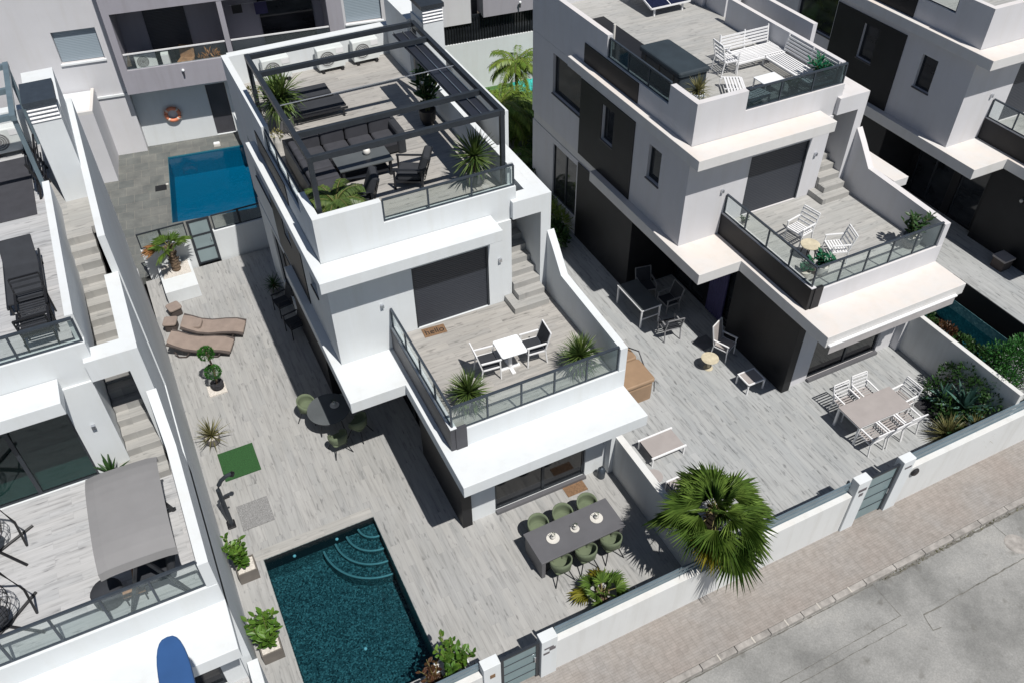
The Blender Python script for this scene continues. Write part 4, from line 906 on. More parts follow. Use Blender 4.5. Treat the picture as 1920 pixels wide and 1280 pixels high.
# topiary
o = thing('topiary_tree', 'small topiary with two clipped green balls in a black pot', 'topiary', (-.15, 20.5, 0)); rg = random.Random(4)
MB().tube([(0, 0, .2), (.05, .1, .7), (0, .1, 1.45)], .03, 7).build('stem', 'trunk', o)
mb = MB(); clump(mb, (.0, .0, .72), .225, 1300, .055, rg, hollow=.78); mb.build('lower_ball', 'box_leaf', o); mb = MB(); clump(mb, (-.02, .08, 1.42), .215, 1300, .055, rg, hollow=.78); mb.build('upper_ball', 'box_leaf', o)
MB().lathe([(.15, .03), (.19, .1), (.2, .26), (.17, .26), (.01, .22)], 0, 0, 16).build('planter', 'black_pot_bed_shade', o)
o = MB().box(-.27, .27, -.24, .24, 0.003, .05).build('gravel_tray', 'gravel_white', loc=(-.20, 20.45, 0)); tag(o, 'white gravel square under the topiary tree', 'gravel bed')
yucca('loose spiky plant in a dark pot left of the green turf', (-.74, 18.35, 0), .62, 60, .22, .32, stem=.05, seed=15, w_=.028, e1=-.2, bend=.35, leaf='olive_leaf', potm='pot_taupe')
mat_rug('rectangle of green artificial turf on the left patio', (-.26, 17.32, 0), 1.0, 1.08, 'turf', 'turf', 0, 'turf_mat', .03)
mat_rug('grey pebble mat laid in front of the outdoor shower', (-.28, 15.37, 0), .84, .86, 'gravel_grey', 'mat', 0, 'pebble_mat', .03)
o = thing('outdoor_shower', 'curved black outdoor shower column by the left patio wall', 'shower', (-.93, 15.3, 0))
MB().rbox(-.12, .1, -.14, .14, 0, .04, .03).build('base', 'black', o)
P = [(0, 0, .03)] + [(.0, 0, z) for z in (.5, 1.0, 1.5)] + [(.02 + .42 * (1 - math.cos(t)), 0, 1.5 + .42 * math.sin(t)) for t in (.4, .8, 1.2, 1.55)]
MB().tube(P, .065, 10, r2=.05).build('column', 'alu', o); MB().tube([(.42, 0, 1.91), (.46, 0, 1.87)], .075, 12).build('shower_head', 'black', o); MB().tube([(.05, 0, 1.1), (.2, -.02, 1.14)], .03, 7).build('tap', 'black', o)
broadleaf('leafy shrub in a square planter beside the outdoor shower', (-.88, 13.62, 0), 1.15, .42, 11, .18, 41, potr=.24, poth=.40, pairs=11)
broadleaf('glossy leaved plant in a square planter alongside the pool', (-.88, 11.28, 0), 1.1, .45, 12, .24, 44, potr=.24, poth=.40, pairs=9, wide=.42)
# rear planter with palm
o = thing('white_planter', 'large white block planter holding the small rear palm', 'planter', (-.24, 26.0, 0))
mb = MB(); mb.box(-.55, .55, -.78, .84, 0, .52); mb.build('block', 'white', o, bevel=.01); MB().box(-.47, .47, .0, .78, .515, .535).build('gravel', 'gravel_white', o)
fan_palm('fan_palm', 'small fan palm with a dry orange frond in the white planter', (-.20, 26.35, .53), n=9, seed=8, trunk=1.0, pet=.32, leafR=.55, seg=18, yellow=0, elo=.1, trk_r=.12)
o = [x for x in bpy.data.objects if x.name.startswith('fan_palm')][-1]
mb = MB(); rg = random.Random(3)
for a in (2.75, 3.0): fan_leaf(mb, Vector((0, 0, .95)), a, .15, .35, .65, 18, rg, droop=.35, spread=1.6)
pr = [x for x in bpy.data.objects if x.get('label') == 'small fan palm with a dry orange frond in the white planter'][0]
mb.build('dry_frond', ['palm_brown', 'stem'], pr)
# shade side: round table and chairs, framed chairs, plants
round_table('round grey stone table half in shade under the overhang', (2.52, 17.45, 0), .62, .74, 'table_slate', 'dark_metal')
shell_chair('green shell chair in sun left of the round table', (2.02, 18.05, 0), -125, 'chairs at the round table', 'green_fabric')
shell_chair('pale shell chair on the near side of the round table', (2.45, 16.45, 0), 8, 'chairs at the round table', 'olive' if 'olive' in MATS else 'green_fabric')
shell_chair('shell chair hidden in the shade right of the round table', (3.15, 16.75, 0), 40, 'chairs at the round table')
vase('white vase standing on the shaded half of the round table', (2.72, 17.5, .741))
def frame_chair(label, loc, rz, group): return metal_chair(label, loc, rz, 'fabric_charcoal', 'dark_metal', group)
frame_chair('black patio chair in shade below the overhang, nearer the round table', (2.72, 21.9, 0), 100, 'black patio chairs in the shade')
frame_chair('black patio chair in shade below the overhang, farther from the round table', (2.65, 23.1, 0), 100, 'black patio chairs in the shade')
yucca('potted plant in deep shade between the house and black patio chairs', (3.4, 23.5, 0) if False else (2.62, 24.2, 0), .45, 50, .2, .3, stem=.1, seed=19, leaf='dark_leaf')
# ================================================================ house B
bz = OF['B'][2]
o = thing('hot_tub', 'square hot tub with a brown padded cover behind the terrace wall', 'hot tub', at('B', .05, 14.95), 0)
MB().rbox(-.95, .95, -.95, .95, 0, .72, .12, 4).build('cabinet', 'brown_cover', o); MB().rbox(-.98, .98, -.98, -.01, .721, .82, .1, 4).build('cover_half', 'brown_cover', o); MB().rbox(-.98, .98, .01, .98, .721, .82, .1, 4).build('cover_half', 'brown_cover', o)
MB().tube([(1.02, -.5, .5), (1.06, .1, .95), (.5, .9, .95)], .02, 6).build('cover_lifter', 'dark_metal', o); MB().tube([(.99, -.9, .62), (1.03, -.9, .2)], .015, 5).build('strap', 'black', o)
daybed('taupe daybed with white rails next to the dividing wall', at('B', .10, 12.17), 0, 'taupe daybeds', 1.02, .72)
daybed('taupe daybed with white rails half under the fan palm', at('B', -.02, 10.65), 0, 'taupe daybeds', 1.02, .72)
round_table('round greige side table between the two daybeds', at('B', -.78, 11.25), .24, .45, 'greige', 'white_metal')
o = metal_chair('tall backed grey reclining chair beside the black wall', at('B', 3.95, 14.55), 205, 'greige', 'white_metal', None, True, 1.15, 'reclining_chair')
o = thing('footstool', 'low grey footstool with white frame beside the black wall', 'footstool', at('B', 3.86, 13.1), 0); MB().box(-.27, .27, -.23, .23, .37, .385).build('seat', 'greige', o); four_legs(o, -.29, .29, -.25, .25, .39, .04, 'white_metal')
mb = MB(); mb.bar((-.31, -.25, .38), (.31, -.25, .38), .04); mb.bar((-.31, .25, .38), (.31, .25, .38), .04); mb.bar((-.29, -.25, .379), (-.29, .25, .379), .04); mb.bar((.29, -.25, .379), (.29, .25, .379), .04); mb.build('frame', 'white_metal', o)
round_table('small round beige side table by the reclining chair', at('B', 3.22, 14.28), .27, .42, 'beige_top', 'beige_top', 'ped')
mat_rug('dark square doormat at the shaded porch edge', at('B', 3.75, 15.25), .6, .5, 'pot_grey', rz=5)
o = thing('porch_table', 'black topped porch table with thin grey frame', 'table', at('B', 2.68, 17.45), 0); MB().box(-.36, .36, -.72, .72, .715, .74).build('tabletop', 'table_slate', o); four_legs(o, -.34, .34, -.7, .7, .71, .045, 'white_metal')
mb = MB(); mb.bar((-.34, -.7, .35), (.34, -.7, .35), .03); mb.bar((-.375, -.73, .725), (-.375, .73, .725), .02, .04); mb.bar((-.37, -.735, .725), (.37, -.735, .725), .02, .04); mb.build('frame', 'white_metal', o)
metal_chair('white framed porch chair at the near end of the black table, catching sun', at('B', 2.95, 16.05), -8, 'fabric_charcoal', 'grey_metal', 'porch chairs', slats=True)  # grey frames here and below: white metal darkened for the porch shade
metal_chair('white framed porch chair beside the black porch table, fully shaded', at('B', 3.62, 17.1), 90, 'fabric_charcoal', 'grey_metal', 'porch chairs')
metal_chair('white framed porch chair at the far end of the black table', at('B', 3.35, 18.05), 170, 'fabric_charcoal', 'grey_metal', 'porch chairs')
o = thing('porch_curtain', 'dark purple curtain hanging in the shaded porch doorway', 'curtain', at('B', 4.74, 16.2)); mb = MB()
for k in range(8): mb.tube([(0, -.4 + .1 * k, .1), (.0, -.4 + .1 * k, 2.6)], .055, 6)
mb.build('fabric', 'purple', o)
o = thing('dining_table', 'taupe topped dining table with white legs and slatted chairs round it', 'table', at('B', 5.93, 10.35), -1); MB().box(-.93, .93, -.43, .43, .715, .74).build('tabletop', 'greige', o)
four_legs(o, -.88, .88, -.4, .4, .71, .06, 'white_metal'); mb = MB(); mb.bar((-.9, -.41, .69), (.9, -.41, .69), .04); mb.bar((-.9, .41, .69), (.9, .41, .69), .04); mb.bar((-.9, -.41, .689), (-.9, .41, .689), .04); mb.bar((.9, -.41, .689), (.9, .41, .689), .04); mb.build('frame', 'white_metal', o)
GS = 'white slatted dining chairs'
for lab, x, y, rz in (('left of two on the house side of the taupe table', 5.58, 11.0, 180), ('right of two on the house side of the taupe table', 6.28, 11.05, 178), ('at the right end of the taupe table', 7.1, 10.42, 92),
                      ('left of three on the street side of the taupe table', 5.35, 9.72, 0), ('middle of three on the street side of the taupe table', 5.98, 9.72, 2), ('right of three on the street side of the taupe table', 6.6, 9.74, -2)):
    metal_chair('white slatted chair ' + lab, at('B', x, y), rz, 'white_metal', 'white_metal', GS, True, .92, 'slatted_chair', slats=True, seat_m='greige')
o = thing('roll_awning', 'white awning cassette with beige valance on the front overhang', 'awning', at('B', 0, 0, 0))
MB().box(4.2, 8.75, 11.08, 11.165, 3.12, 3.17).build('cassette', 'white_metal', o, bevel=.01); mb = MB(); mb.box(4.24, 8.7, 11.10, 11.11, 2.86, 3.12); mb.build('valance', 'awning', o)
gwall('side_canopy', OF['B'][0] + 9.06, OF['B'][0] + 9.62, 14.3, 16.6, 5.0, 5.28, 'white_dusty', 'small projecting white canopy on the outer side of the terrace wall')['category'] = 'canopy'
# B terrace
tb = 3.80
metal_chair('white metal lounge chair nearer the roller shutter on the small terrace', at('B', 5.75, 14.45, tb), 100, 'white_metal', 'white_metal', 'white terrace chairs', slats=True, name='slatted_chair')
metal_chair('white metal lounge chair nearer the glass rail on the small terrace', at('B', 6.1, 13.35, tb), 70, 'white_metal', 'white_metal', 'white terrace chairs', slats=True, name='slatted_chair')
round_table('small yellow round wooden table by the white terrace chairs', at('B', 5.52, 13.75, tb), .27, .45, 'beige_top', 'dark_metal')
broadleaf('emerald plant in a pot at the front corner of the small terrace', at('B', 5.35, 13.0, tb), .5, .32, 7, .2, 51, 'emerald_leaf', .2, .3, 0, 'ceramic', pairs=5)
broadleaf('low emerald plant behind the side glass of the small terrace', at('B', 4.85, 13.1, tb), .35, .26, 6, .17, 52, 'emerald_leaf', .17, .22, 0, 'ceramic', pairs=5)
broadleaf('dark leafy plant in the far right corner of the small terrace', at('B', 8.45, 12.85, tb), .85, .42, 9, .2, 53, 'dark_leaf', .26, .35, 0, 'pot_grey', pairs=7)
broadleaf('small plant on the floor beside the shutter of the small terrace', at('B', 4.85, 15.75, tb), .3, .16, 5, .1, 54, 'dark_leaf', .1, .15, 0, 'ceramic', pairs=5)
# B roof
o = thing('covered_tub', 'dark covered square tub standing beside the roof glass', 'hot tub', at('B', 3.93, 18.85, RZ)); MB().rbox(-.45, .48, -.98, .98, 0, .72, .06).build('cabinet', 'cover_top', o); MB().rbox(-.5, .52, -1.03, 1.03, .721, .85, .08).build('cover', 'cover_top', o)
mb = MB()
for k in range(3): y = -.7 + .7 * k; mb.box(-.462, -.451, y - .02, y + .02, .1, .7)
mb.build('corner_strip', 'black', o)
slat_sofa('white slatted sofa with its back to the open roof floor', at('B', 6.88, 18.95, RZ), 0, 1.75, .8, True, -1, 'slatted_sofa', 'white slatted roof sofas')
slat_sofa('white slatted sofa along the inner wall towards the plants', at('B', 7.38, 17.55, RZ), -90, 2.1, .7, True, 1, 'slatted_sofa', 'white slatted roof sofas')
slat_sofa('white slatted bench next to the front parapet of the roof', at('B', 5.0, 17.35, RZ), 62, 1.3, .55, False, 0, 'slatted_bench', 'white slatted roof sofas')
metal_chair('white slatted armchair at the end of the roof sofa', at('B', 5.75, 18.75, RZ), -95, 'white_metal', 'white_metal', slats=True, name='slatted_chair')
slat_sofa('low white slatted footrest near the front glass of the roof', at('B', 5.25, 16.8, RZ), 10, .75, .45, False, 0, 'slatted_footrest', 'white slatted roof sofas')
o = thing('coffee_table', 'white topped coffee table amid the slatted roof sofas', 'table', at('B', 6.08, 17.2, RZ)); MB().box(-.36, .36, -.27, .27, .38, .40).build('tabletop', 'white_top', o); four_legs(o, -.33, .33, -.24, .24, .38, .035, 'white_metal')
yucca('drooping grassy plant on the front left corner of the right hand roof', at('B', 3.42, 16.95, RZ), .48, 90, .2, .72, stem=.05, seed=25, leaf='olive_leaf', w_=.03, e1=-.5, bend=1.1, potm='white')
broadleaf('green leafy plant in the front right corner behind the roof glass', at('B', 7.55, 16.75, RZ), .75, .42, 10, .2, 61, 'emerald_leaf', .26, .3, 0, 'pot_grey', pairs=7)
broadleaf('small potted plant between the coffee table and roof glass', at('B', 6.55, 16.7, RZ), .3, .22, 6, .12, 62, 'dark_leaf', .14, .2, 0, 'ceramic', pairs=6)
o = thing('solar_panel', 'black solar panel with white frame tilted on the roof', 'solar panel', at('B', 5.95, 23.0, RZ), 0)
pn = MB().prismx([(0, .28), (1.7, .75), (1.69, .79), (-.01, .32)], 0, 1.5).build('panel', 'solar', o); mb = MB()
for x in (-.015, .73, 1.515): mb.bar((x, -.02, .31), (x, 1.72, .785), .03, .06)
mb.bar((0, -.02, .305), (1.5, -.02, .305), .03, .05); mb.bar((0, 1.72, .78), (1.5, 1.72, .78), .03, .05); mb.build('frame', 'white_metal', pn)
for x in (.2, 1.3): MB().bar((x, 1.6, 0), (x, 1.6, .7), .05).build('support', 'white_metal', o); MB().bar((x, .1, 0), (x, .1, .3), .05).build('support', 'white_metal', o)
# roof stair well opening with its own dark rail, B left side
o = thing('roof_hatch', 'dark sunken stairwell opening with a pale post on the right hand roof', 'stairwell', at('B', 3.7, 21.2, RZ)); MB().box(-.45, .95, -1.3, 2.6, .004, .03).build('opening', 'black', o); MB().box(-.10, -.04, .3, .36, .031, .8).build('post', 'ceramic', o)
# planting along the wall between plots B and C
R_ = random.Random
for i, (x, y, z, r_, lm, lab) in enumerate(((9.48, 12.2, .95, .30, 'dark_leaf', 'dark green shrub at the awning end of the wall planting'), (9.5, 11.4, .95, .32, 'red_leaf', 'reddish shrub in the wall planting near the narrow pool'), (9.5, 10.75, .98, .32, 'dark_leaf', 'dark green shrub midway along the wall planting'),
                                            (9.55, 9.95, 1.05, .42, 'dark_leaf', 'dark shrub where the wall planting meets the bright bush'))):
    bush('shrub', lab, at('B', x, y, .63), [(0, 0, z - .4, r_), (.1, .35, z - .55, r_ * .8), (-.05, -.35, z - .5, r_ * .8)], 1100, .11, lm, seed=70 + i, group='shrubs behind the dividing wall')
bush('shrub', 'big bright green bush in the corner behind the street wall', at('B', 10.1, 9.35, .63), [(0, 0, 1.1, .6), (.3, .2, 1.0, .5), (-.4, .1, 1.0, .5), (.2, -.4, 1.0, .5), (.6, -.1, .9, .45), (-.45, .4, 1.0, .42), (0, 0, .6, .6), (-.75, -.2, .7, .4)], 5600, .11, 'bush_leaf', seed=80, wide=.3)
yucca('blue green agave with broad pointed leaves in the corner bed', at('B', 8.45, 9.35), .8, 30, 0, .35, stem=.12, seed=35, leaf='agave_leaf', w_=.15, e1=-.1, bend=.35, name='agave', cat='agave')
yucca('smaller teal agave nearer the divider wall', at('B', 8.3, 9.95), .55, 24, 0, .25, stem=.1, seed=36, leaf='agave_leaf', w_=.12, e1=-.1, bend=.35, name='agave', cat='agave')
yucca('olive grassy tuft beside the street fence in the corner bed', at('B', 7.45, 8.95), .7, 150, 0, .1, stem=.1, seed=37, leaf='olive_leaf', w_=.03, e1=-.1, bend=.9, name='ornamental_grass', cat='grass plant')
yucca('pale dry grassy tuft in front of the agave', at('B', 8.25, 8.72), .6, 150, 0, .1, stem=.1, seed=38, leaf='olive_leaf', w_=.022, e1=-.1, bend=.9, name='ornamental_grass', cat='grass plant')
bush('shrub', 'dark spreading shrub at the patio edge of the corner bed', at('B', 8.1, 9.6), [(0, 0, .3, .4), (.3, .7, .3, .4), (-.3, -.35, .25, .35), (-.5, -.9, .25, .35), (.3, -.6, .3, .4)], 1500, .12, 'dark_leaf', seed=84)
bush('shrub', 'dark climbing shrub hugging the end of the dividing wall', at('B', 8.85, 10.4), [(0, 0, .7, .3), (.1, -.4, 1.0, .35), (0, -.9, .9, .35), (.1, -1.4, .8, .35)], 1300, .11, 'dark_leaf', seed=85)
for i, (x, y) in enumerate(((8.2, 10.3), (7.9, 9.3))): pass
o = thing('white_lamp', 'small white garden spotlight in the corner bed', 'garden lamp', at('B', 7.95, 9.15)); MB().ball((0, 0, .3), .06, 6).build('shade', 'white_top', o); MB().tube([(0, 0, 0), (0, 0, .26)], .015, 5).build('stake', 'dark_metal', o)
sheet('planting_bed', 'black_pot_bed_shade', 17.9, 19.24, 8.27, 10.2, .452, .05)  # near-black bed: the shade under the corner planting is put into its colour
sheet('planting_bed', 'soil', 19.41, 20.0, 8.27, 12.9, 1.10, .05)
# C patio
o = thing('bench', 'grey stone block seat in the shade of the far patio', 'bench', at('C', 4.1, 13.5)); MB().box(-.25, .25, -.25, .25, .38, .45).build('seat', 'greige', o); MB().box(-.22, .22, -.22, .22, 0, .379).build('base', 'taupe_dark', o)
for k in range(2):
    o = thing('wall_light', 'small pale lamp in shade under the far overhang, %s' % ('left' if k == 0 else 'right'), 'wall lamp', at('C', 4.49, 15.0 - .75 * k - 1.0, 2.2)); MB().ball((0, 0, 0), .06, 5).build('shade', 'ceramic', o); MB().box(-.0, .03, -.03, .03, -.1, .1).build('plate', 'alu', o)
# B yard rear: low glass fence
o = thing('glass_fence', 'short dark framed glass fence between the two houses at the back', 'fence', (14.2, 29.0, .44))
MB().box(.04, 1.0, -.006, .006, .1, .85).build('glass_pane', 'rail_glass', o); mb = MB(); mb.box(0, 1.04, -.025, .025, .85, .9); mb.box(0, .04, -.024, .024, 0, .85); mb.box(1.0, 1.04, -.024, .024, 0, .85); mb.box(.04, 1.0, -.023, .023, .05, .1); mb.build('frame', 'alu', o)
# ================================================================ house L
lz = OF['L'][2]
o = thing('swing_seat', 'grey canopied garden swing seat on the left terrace', 'swing seat', at('L', 7.86, 13.52, TZ), -1)
mb = MB(); vs = []; n = 10
for k in range(n + 1):
    u = -1 + 2 * k / n
    for j in range(9):
        v = -1 + 2 * j / 8; z = 1.80 - .16 * abs(u) ** 3.5 - .05 * abs(v) ** 4
        vs.append((v * .66, u * 1.14, z))
fs = [(k * 9 + j, k * 9 + j + 1, (k + 1) * 9 + j + 1, (k + 1) * 9 + j) for k in range(n) for j in range(8)]
mb.add(vs, fs)
for s_ in (-1, 1):
    i0 = [j for j in range(9)] if s_ < 0 else [n * 9 + j for j in range(9)]
    top = [vs[i] for i in i0]; mb.add(top + [(x * 1.0, y + .03 * s_, z - .16) for x, y, z in top], [(j, j + 1, 9 + j + 1, 9 + j) for j in range(8)])
mb.build('canopy', 'canopy_grey', o, smooth=False).modifiers.new('t', 'SOLIDIFY').thickness = .015
for s_ in (-1, 1):
    for q in (-1, 1): MB().bar((.0 + q * .55, s_ * 1.05, 0), (q * .04, s_ * 1.05, 1.52), .06).build('leg', 'dark_metal', o)
    MB().bar((-.6, s_ * 1.05, .05), (.6, s_ * 1.05, .05), .05).build('foot_bar', 'dark_metal', o)
MB().bar((0, -1.1, 1.53), (0, 1.1, 1.53), .05).build('top_bar', 'dark_metal', o)
MB().rbox(-.3, .3, -.85, .85, .42, .54, .06).build('seat', 'fabric_charcoal', o); b = MB().rbox(-.06, .08, -.85, .85, 0, .55, .05).build('backrest', 'fabric_charcoal', o); b.location = (.33, 0, .52); b.rotation_euler = (0, R(15), 0)
MB().rbox(-.36, -.31, -.9, .9, .40, .46, .02).build('wood_trim', 'wood', o)
o = thing('side_table', 'low wooden slatted tray in front of the swing seat', 'side table', at('L', 7.75, 12.75, TZ), -2); MB().box(-.5, -.1, -.08, .08, .28, .31).build('tray', 'wood', o); four_legs(o, -.47, -.13, -.06, .06, .28, .025, 'dark_metal')
o = thing('ottoman', 'round black ottoman beside the swing seat near the glass rail', 'ottoman', at('L', 6.98, 13.0, TZ)); MB().lathe([(.22, 0), (.28, .05), (.29, .3), (.24, .38), (.01, .39)], 0, 0, 20).build('seat', 'fabric_charcoal', o, smooth=True)
def egg_chair(label, loc, rz, group):
    o = thing('hanging_egg_chair', label, 'hanging chair', loc, rz, group); mb = MB(); c = Vector((0, 0, .85))
    for k in range(13):
        a = math.pi * (.12 + 1.76 * k / 12); mb.tube([c + Vector((.42 * math.cos(a) * math.sin(t), .42 * math.sin(a) * math.sin(t), -.55 * math.cos(t))) for t in [math.pi * j / 10 for j in range(11)]], .007, 4, cap=False)
    for j in range(1, 10):
        t = math.pi * j / 10; mb.tube([c + Vector((.42 * math.cos(a) * math.sin(t), .42 * math.sin(a) * math.sin(t), -.55 * math.cos(t))) for a in [math.pi * (.12 + 1.76 * k / 14) for k in range(15)]], .006, 4, cap=False)
    mb.build('basket', 'black', o); MB().rbox(-.24, .24, -.24, .24, .36, .42, .15, 4).build('cushion', 'fabric_charcoal', o)
    P = [(-.75, 0, .06)] + [(-.75 + .75 * math.sin(t) * 1.0, 0, .9 + 1.05 * math.sin(t) if False else .06 + 1.9 * (t / 1.57)) for t in (.3, .7, 1.1, 1.57)]
    MB().tube([(-.62, 0, .04), (-.68, 0, .8), (-.52, 0, 1.5), (-.2, 0, 1.85), (.0, 0, 1.8)], .024, 8).build('stand', 'black', o); MB().tube([(0, 0, 1.8), (0, 0, 1.38)], .012, 5).build('chain', 'chrome', o)
    for a in (-2.5, -.5, .5, 2.5): MB().tube([(-.1, 0, .04), (-.1 + .72 * math.cos(a), .62 * math.sin(a) * 1.3, .03)], .03, 6).build('leg', 'black', o)
    return o
egg_chair('black wire egg chair nearer the glass sliding door at the left edge', at('L', 5.02, 15.1, TZ), 170, 'black wire egg chairs')
egg_chair('black wire egg chair beside the terrace glass rail at the left edge', at('L', 5.08, 13.25, TZ), 185, 'black wire egg chairs')
yucca('dark spiky agave in front of the white pier behind the swing canopy', at('L', 7.45, 15.9, TZ), .5, 16, .18, .25, stem=.05, seed=45, leaf='dark_leaf', w_=.08, e1=.5, bend=.1, name='potted_agave')
flat_lounger('black padded lounger on the left roof terrace', at('L', 7.12, 18.9, RZ), 0, None)
metal_chair('black resin chair with cut out squares, facing the roof lounger', at('L', 7.3, 17.5, RZ), 180, 'fabric_charcoal', 'black', 'black chairs on the left roof', slats=True)
metal_chair('black resin chair with cut out squares, nearest the roof front glass', at('L', 7.3, 16.85, RZ), 0, 'fabric_charcoal', 'black', 'black chairs on the left roof', slats=True)
mat_rug('large dark outdoor rug at the back of the left roof', at('L', 6.6, 23.1, RZ), 1.8, 2.9, 'fabric_dark', 'rug', 0, 'rug', .012)
o = thing('drying_rack', 'black folding rack standing beside the left chimney tower', 'rack', at('L', 7.75, 23.0, RZ), 0); mb = MB()
for z in (.2, .45, .7, .9): mb.bar((-.12, -.7, z), (-.12, .7, z), .03); mb.bar((.12, -.7, z), (.12, .7, z), .03)
mb.build('rung', 'black', o)
for y in (-.7, 0, .7): MB().bar((-.13, y, 0), (.13, y, .95), .05).build('leg', 'black', o); MB().bar((.13, y, 0), (-.13, y, .95), .05).build('leg', 'black', o)
o = thing('pergola', 'grey pergola frame on the back part of the left roof', 'pergola', at('L', 0, 0, RZ))
for y in (22.3, 23.7, 25.1): MB().box(4, 7.74, y - .05, y + .05, 2.05, 2.18).build('cross_beam', 'fence_slat', o)
for x in (7.8,): MB().box(x - .06, x + .06, 22.2, 25.2, 2.05, 2.181).build('side_beam', 'fence_slat', o)
for x, y in ((7.8, 22.3), (7.8, 25.1)): MB().box(x - .05, x + .05, y - .05, y + .05, 0, 2.05).build('post', 'fence_slat', o)
ac_unit('white outdoor unit under the pergola of the left roof', at('L', 7.1, 24.9, RZ), 0, None)
# a street lamp leaning its flat blue head over the near corner
o = thing('street_lamp', 'flat blue head of a tall street lamp over the near left canopy', 'street lamp', (-1.78, 5.6, -.4), 0)
MB().tube([(0, 0, 0), (0, 0, 3), (0, .1, 7.6), (0, .6, 8.25), (0, 1.1, 8.38)], .075, 10, r2=.04).build('pole', 'grey_metal', o)
mb = MB(); pts = []
for k in range(28):
    a = 2 * math.pi * k / 28; pts.append((.215 * math.copysign(abs(math.cos(a)) ** .7, math.cos(a)), .45 + .75 * math.copysign(abs(math.sin(a)) ** .8, math.sin(a))))
mb.prism(pts, -.05, .05); b = mb.build('lamp_head', 'blue_board', o, bevel=.02); b.location = (.02, .60, 8.38)
MB().lathe([(.18, 0), (.16, .03), (.09, .3), (.085, .32)], 0, 0, 12).build('foot', 'grey_metal', o)
o = thing('black_pergola', 'dark metal frame corner below the left overhang', 'pergola', (-1.62, 8.9, .56))
MB().box(-1.6, -.06, -.0, .1, 1.95, 2.05).build('cross_beam', 'clad_grey', o); MB().box(-.05, .05, -2.2, .1, 1.94, 2.051).build('side_beam', 'alu', o); MB().box(-.045, .045, .0, .09, 0, 1.93).build('post', 'alu', o)

for k, (x, y, r_, l_) in enumerate(((3.32, 23.6, .14, 'white pot by the left roof parapet nearest the back wall'), (3.30, 20.95, .12, 'white pot at the left roof parapet behind the sofa corner'))):
    o = thing('pot', l_, 'pot', (x, y, 7.10)); MB().lathe([(r_ * .7, 0), (r_, .3), (r_, .5), (r_ * .85, .5), (r_ * .8, .4), (.01, .4)], 0, 0, 18).build('body', 'ceramic', o, smooth=False); mb = MB(); clump(mb, (0, 0, .5), r_, 60, .1, random.Random(k)); mb.build('plant', 'olive_leaf', o)
# ================================================================ row behind, turned a little
BO = (.27, 36.46, 0); BR = -8
c_, s_ = math.cos(R(BR)), math.sin(R(BR))
def uv(x, y): dx, dy = x - BO[0], y - BO[1]; return (dx * c_ + dy * s_, -dx * s_ + dy * c_)
def atb(u, v, z=0): return (BO[0] + u * c_ - v * s_, BO[1] + u * s_ + v * c_, z)
mb = MB(); P0, P1 = .78, 4.12; Q0, Q1 = -6.27, -1.19
a = uv(-2.2, 27.19); b = uv(8.9, 27.19)
xl = uv(-2.2, 27.19)
def yb(u): t = (u - a[0]) / (b[0] - a[0]); return a[1] + t * (b[1] - a[1])
for (u0, u1, v0, v1) in ((-2.9, P0, None, .3), (P1, 8.6, None, .3), (P0, P1, None, Q0), (P0, P1, Q1, .3)):
    mb.prism([(u0, yb(u0) if v0 is None else v0), (u1, yb(u1) if v0 is None else v0), (u1, v1), (u0, v1)], -.3, .0)
o = mb.build('rear_patio', 'slate', loc=BO); o.rotation_euler = (0, 0, R(BR)); struct(o)
pool(None, P0, P1, Q0, Q1, 1.0, -.06, 'mosaic_blue', 'water_blue', 'bright blue rectangular pool behind the low rear wall', rz=BR, org=BO)
o = thing('pool_grate', 'dark square drain cover on slate beside the blue pool', 'drain cover', atb(.44, -3.6), BR); MB().box(-.22, .22, -.2, .2, .003, .02).build('plate', 'clad', o); MB().box(.2, .3, .15, .25, .003, .03).build('hinge', 'ceramic', o)
o = thing('pool_filter_box', 'small white skimmer box at the far edge of the blue pool', 'skimmer', atb(2.85, -.9), BR); MB().rbox(-.14, .14, -.1, .1, 0, .12, .03).build('box', 'ceramic', o); MB().box(-.12, .12, -.09, .09, .121, .13).build('lid', 'white_top', o)
o = thing('rear_apartment_building', 'pale apartment building with balconies behind the blue pool', 'building', BO, BR)
mb = MB(); mb.wally(0, .2, .0, 4.6, 0, 2.95, [(2.94, 3.75, .02, 2.35)]); mb.box(4.6, 4.9, -1.0, .0, 0, 2.9); mb.build('recess_wall', 'white', o)
MB().box(2.95, 3.74, .08, .12, .02, 2.34).build('door', 'clad_grey', o)
MB().box(-4, -.01, -.36, .2, 0, 2.60).build('lower_wall', 'white_grey', o); MB().box(-4, .0, -.42, .2, 2.601, 2.68).build('ledge', 'white', o)
mb = MB(); mb.wally(-.34, -.1, -14, -.06, 2.681, 9.5, [(-2.02, -.42, 4.2, 5.45)]); mb.build('side_wall', 'white_grey', o)
w_ = MB().box(-2.0, -.44, -.2, -.18, 4.22, 5.43).build('window_shutter', 'shutter_blue', o); MB().box(-2.06, -.38, -.40, -.2, 4.13, 4.198).build('sill', 'white_top', w_)
# entrance volume with flat roof
mb = MB(); mb.box(-3.9, -1.2, -2.45, -.361, 0, 3.0); mb.build('entrance_block', 'white_grey', o); mb = MB(); mb.box(-3.9, -1.2, -2.45, -2.33, 3.0, 3.12); mb.box(-1.32, -1.2, -2.33, -.43, 3.0, 3.12); mb.build('roof_rim', 'white_dusty', o)
MB().box(-3.85, -1.33, -2.32, -.43, 3.001, 3.03).build('flat_roof', 'white', o)
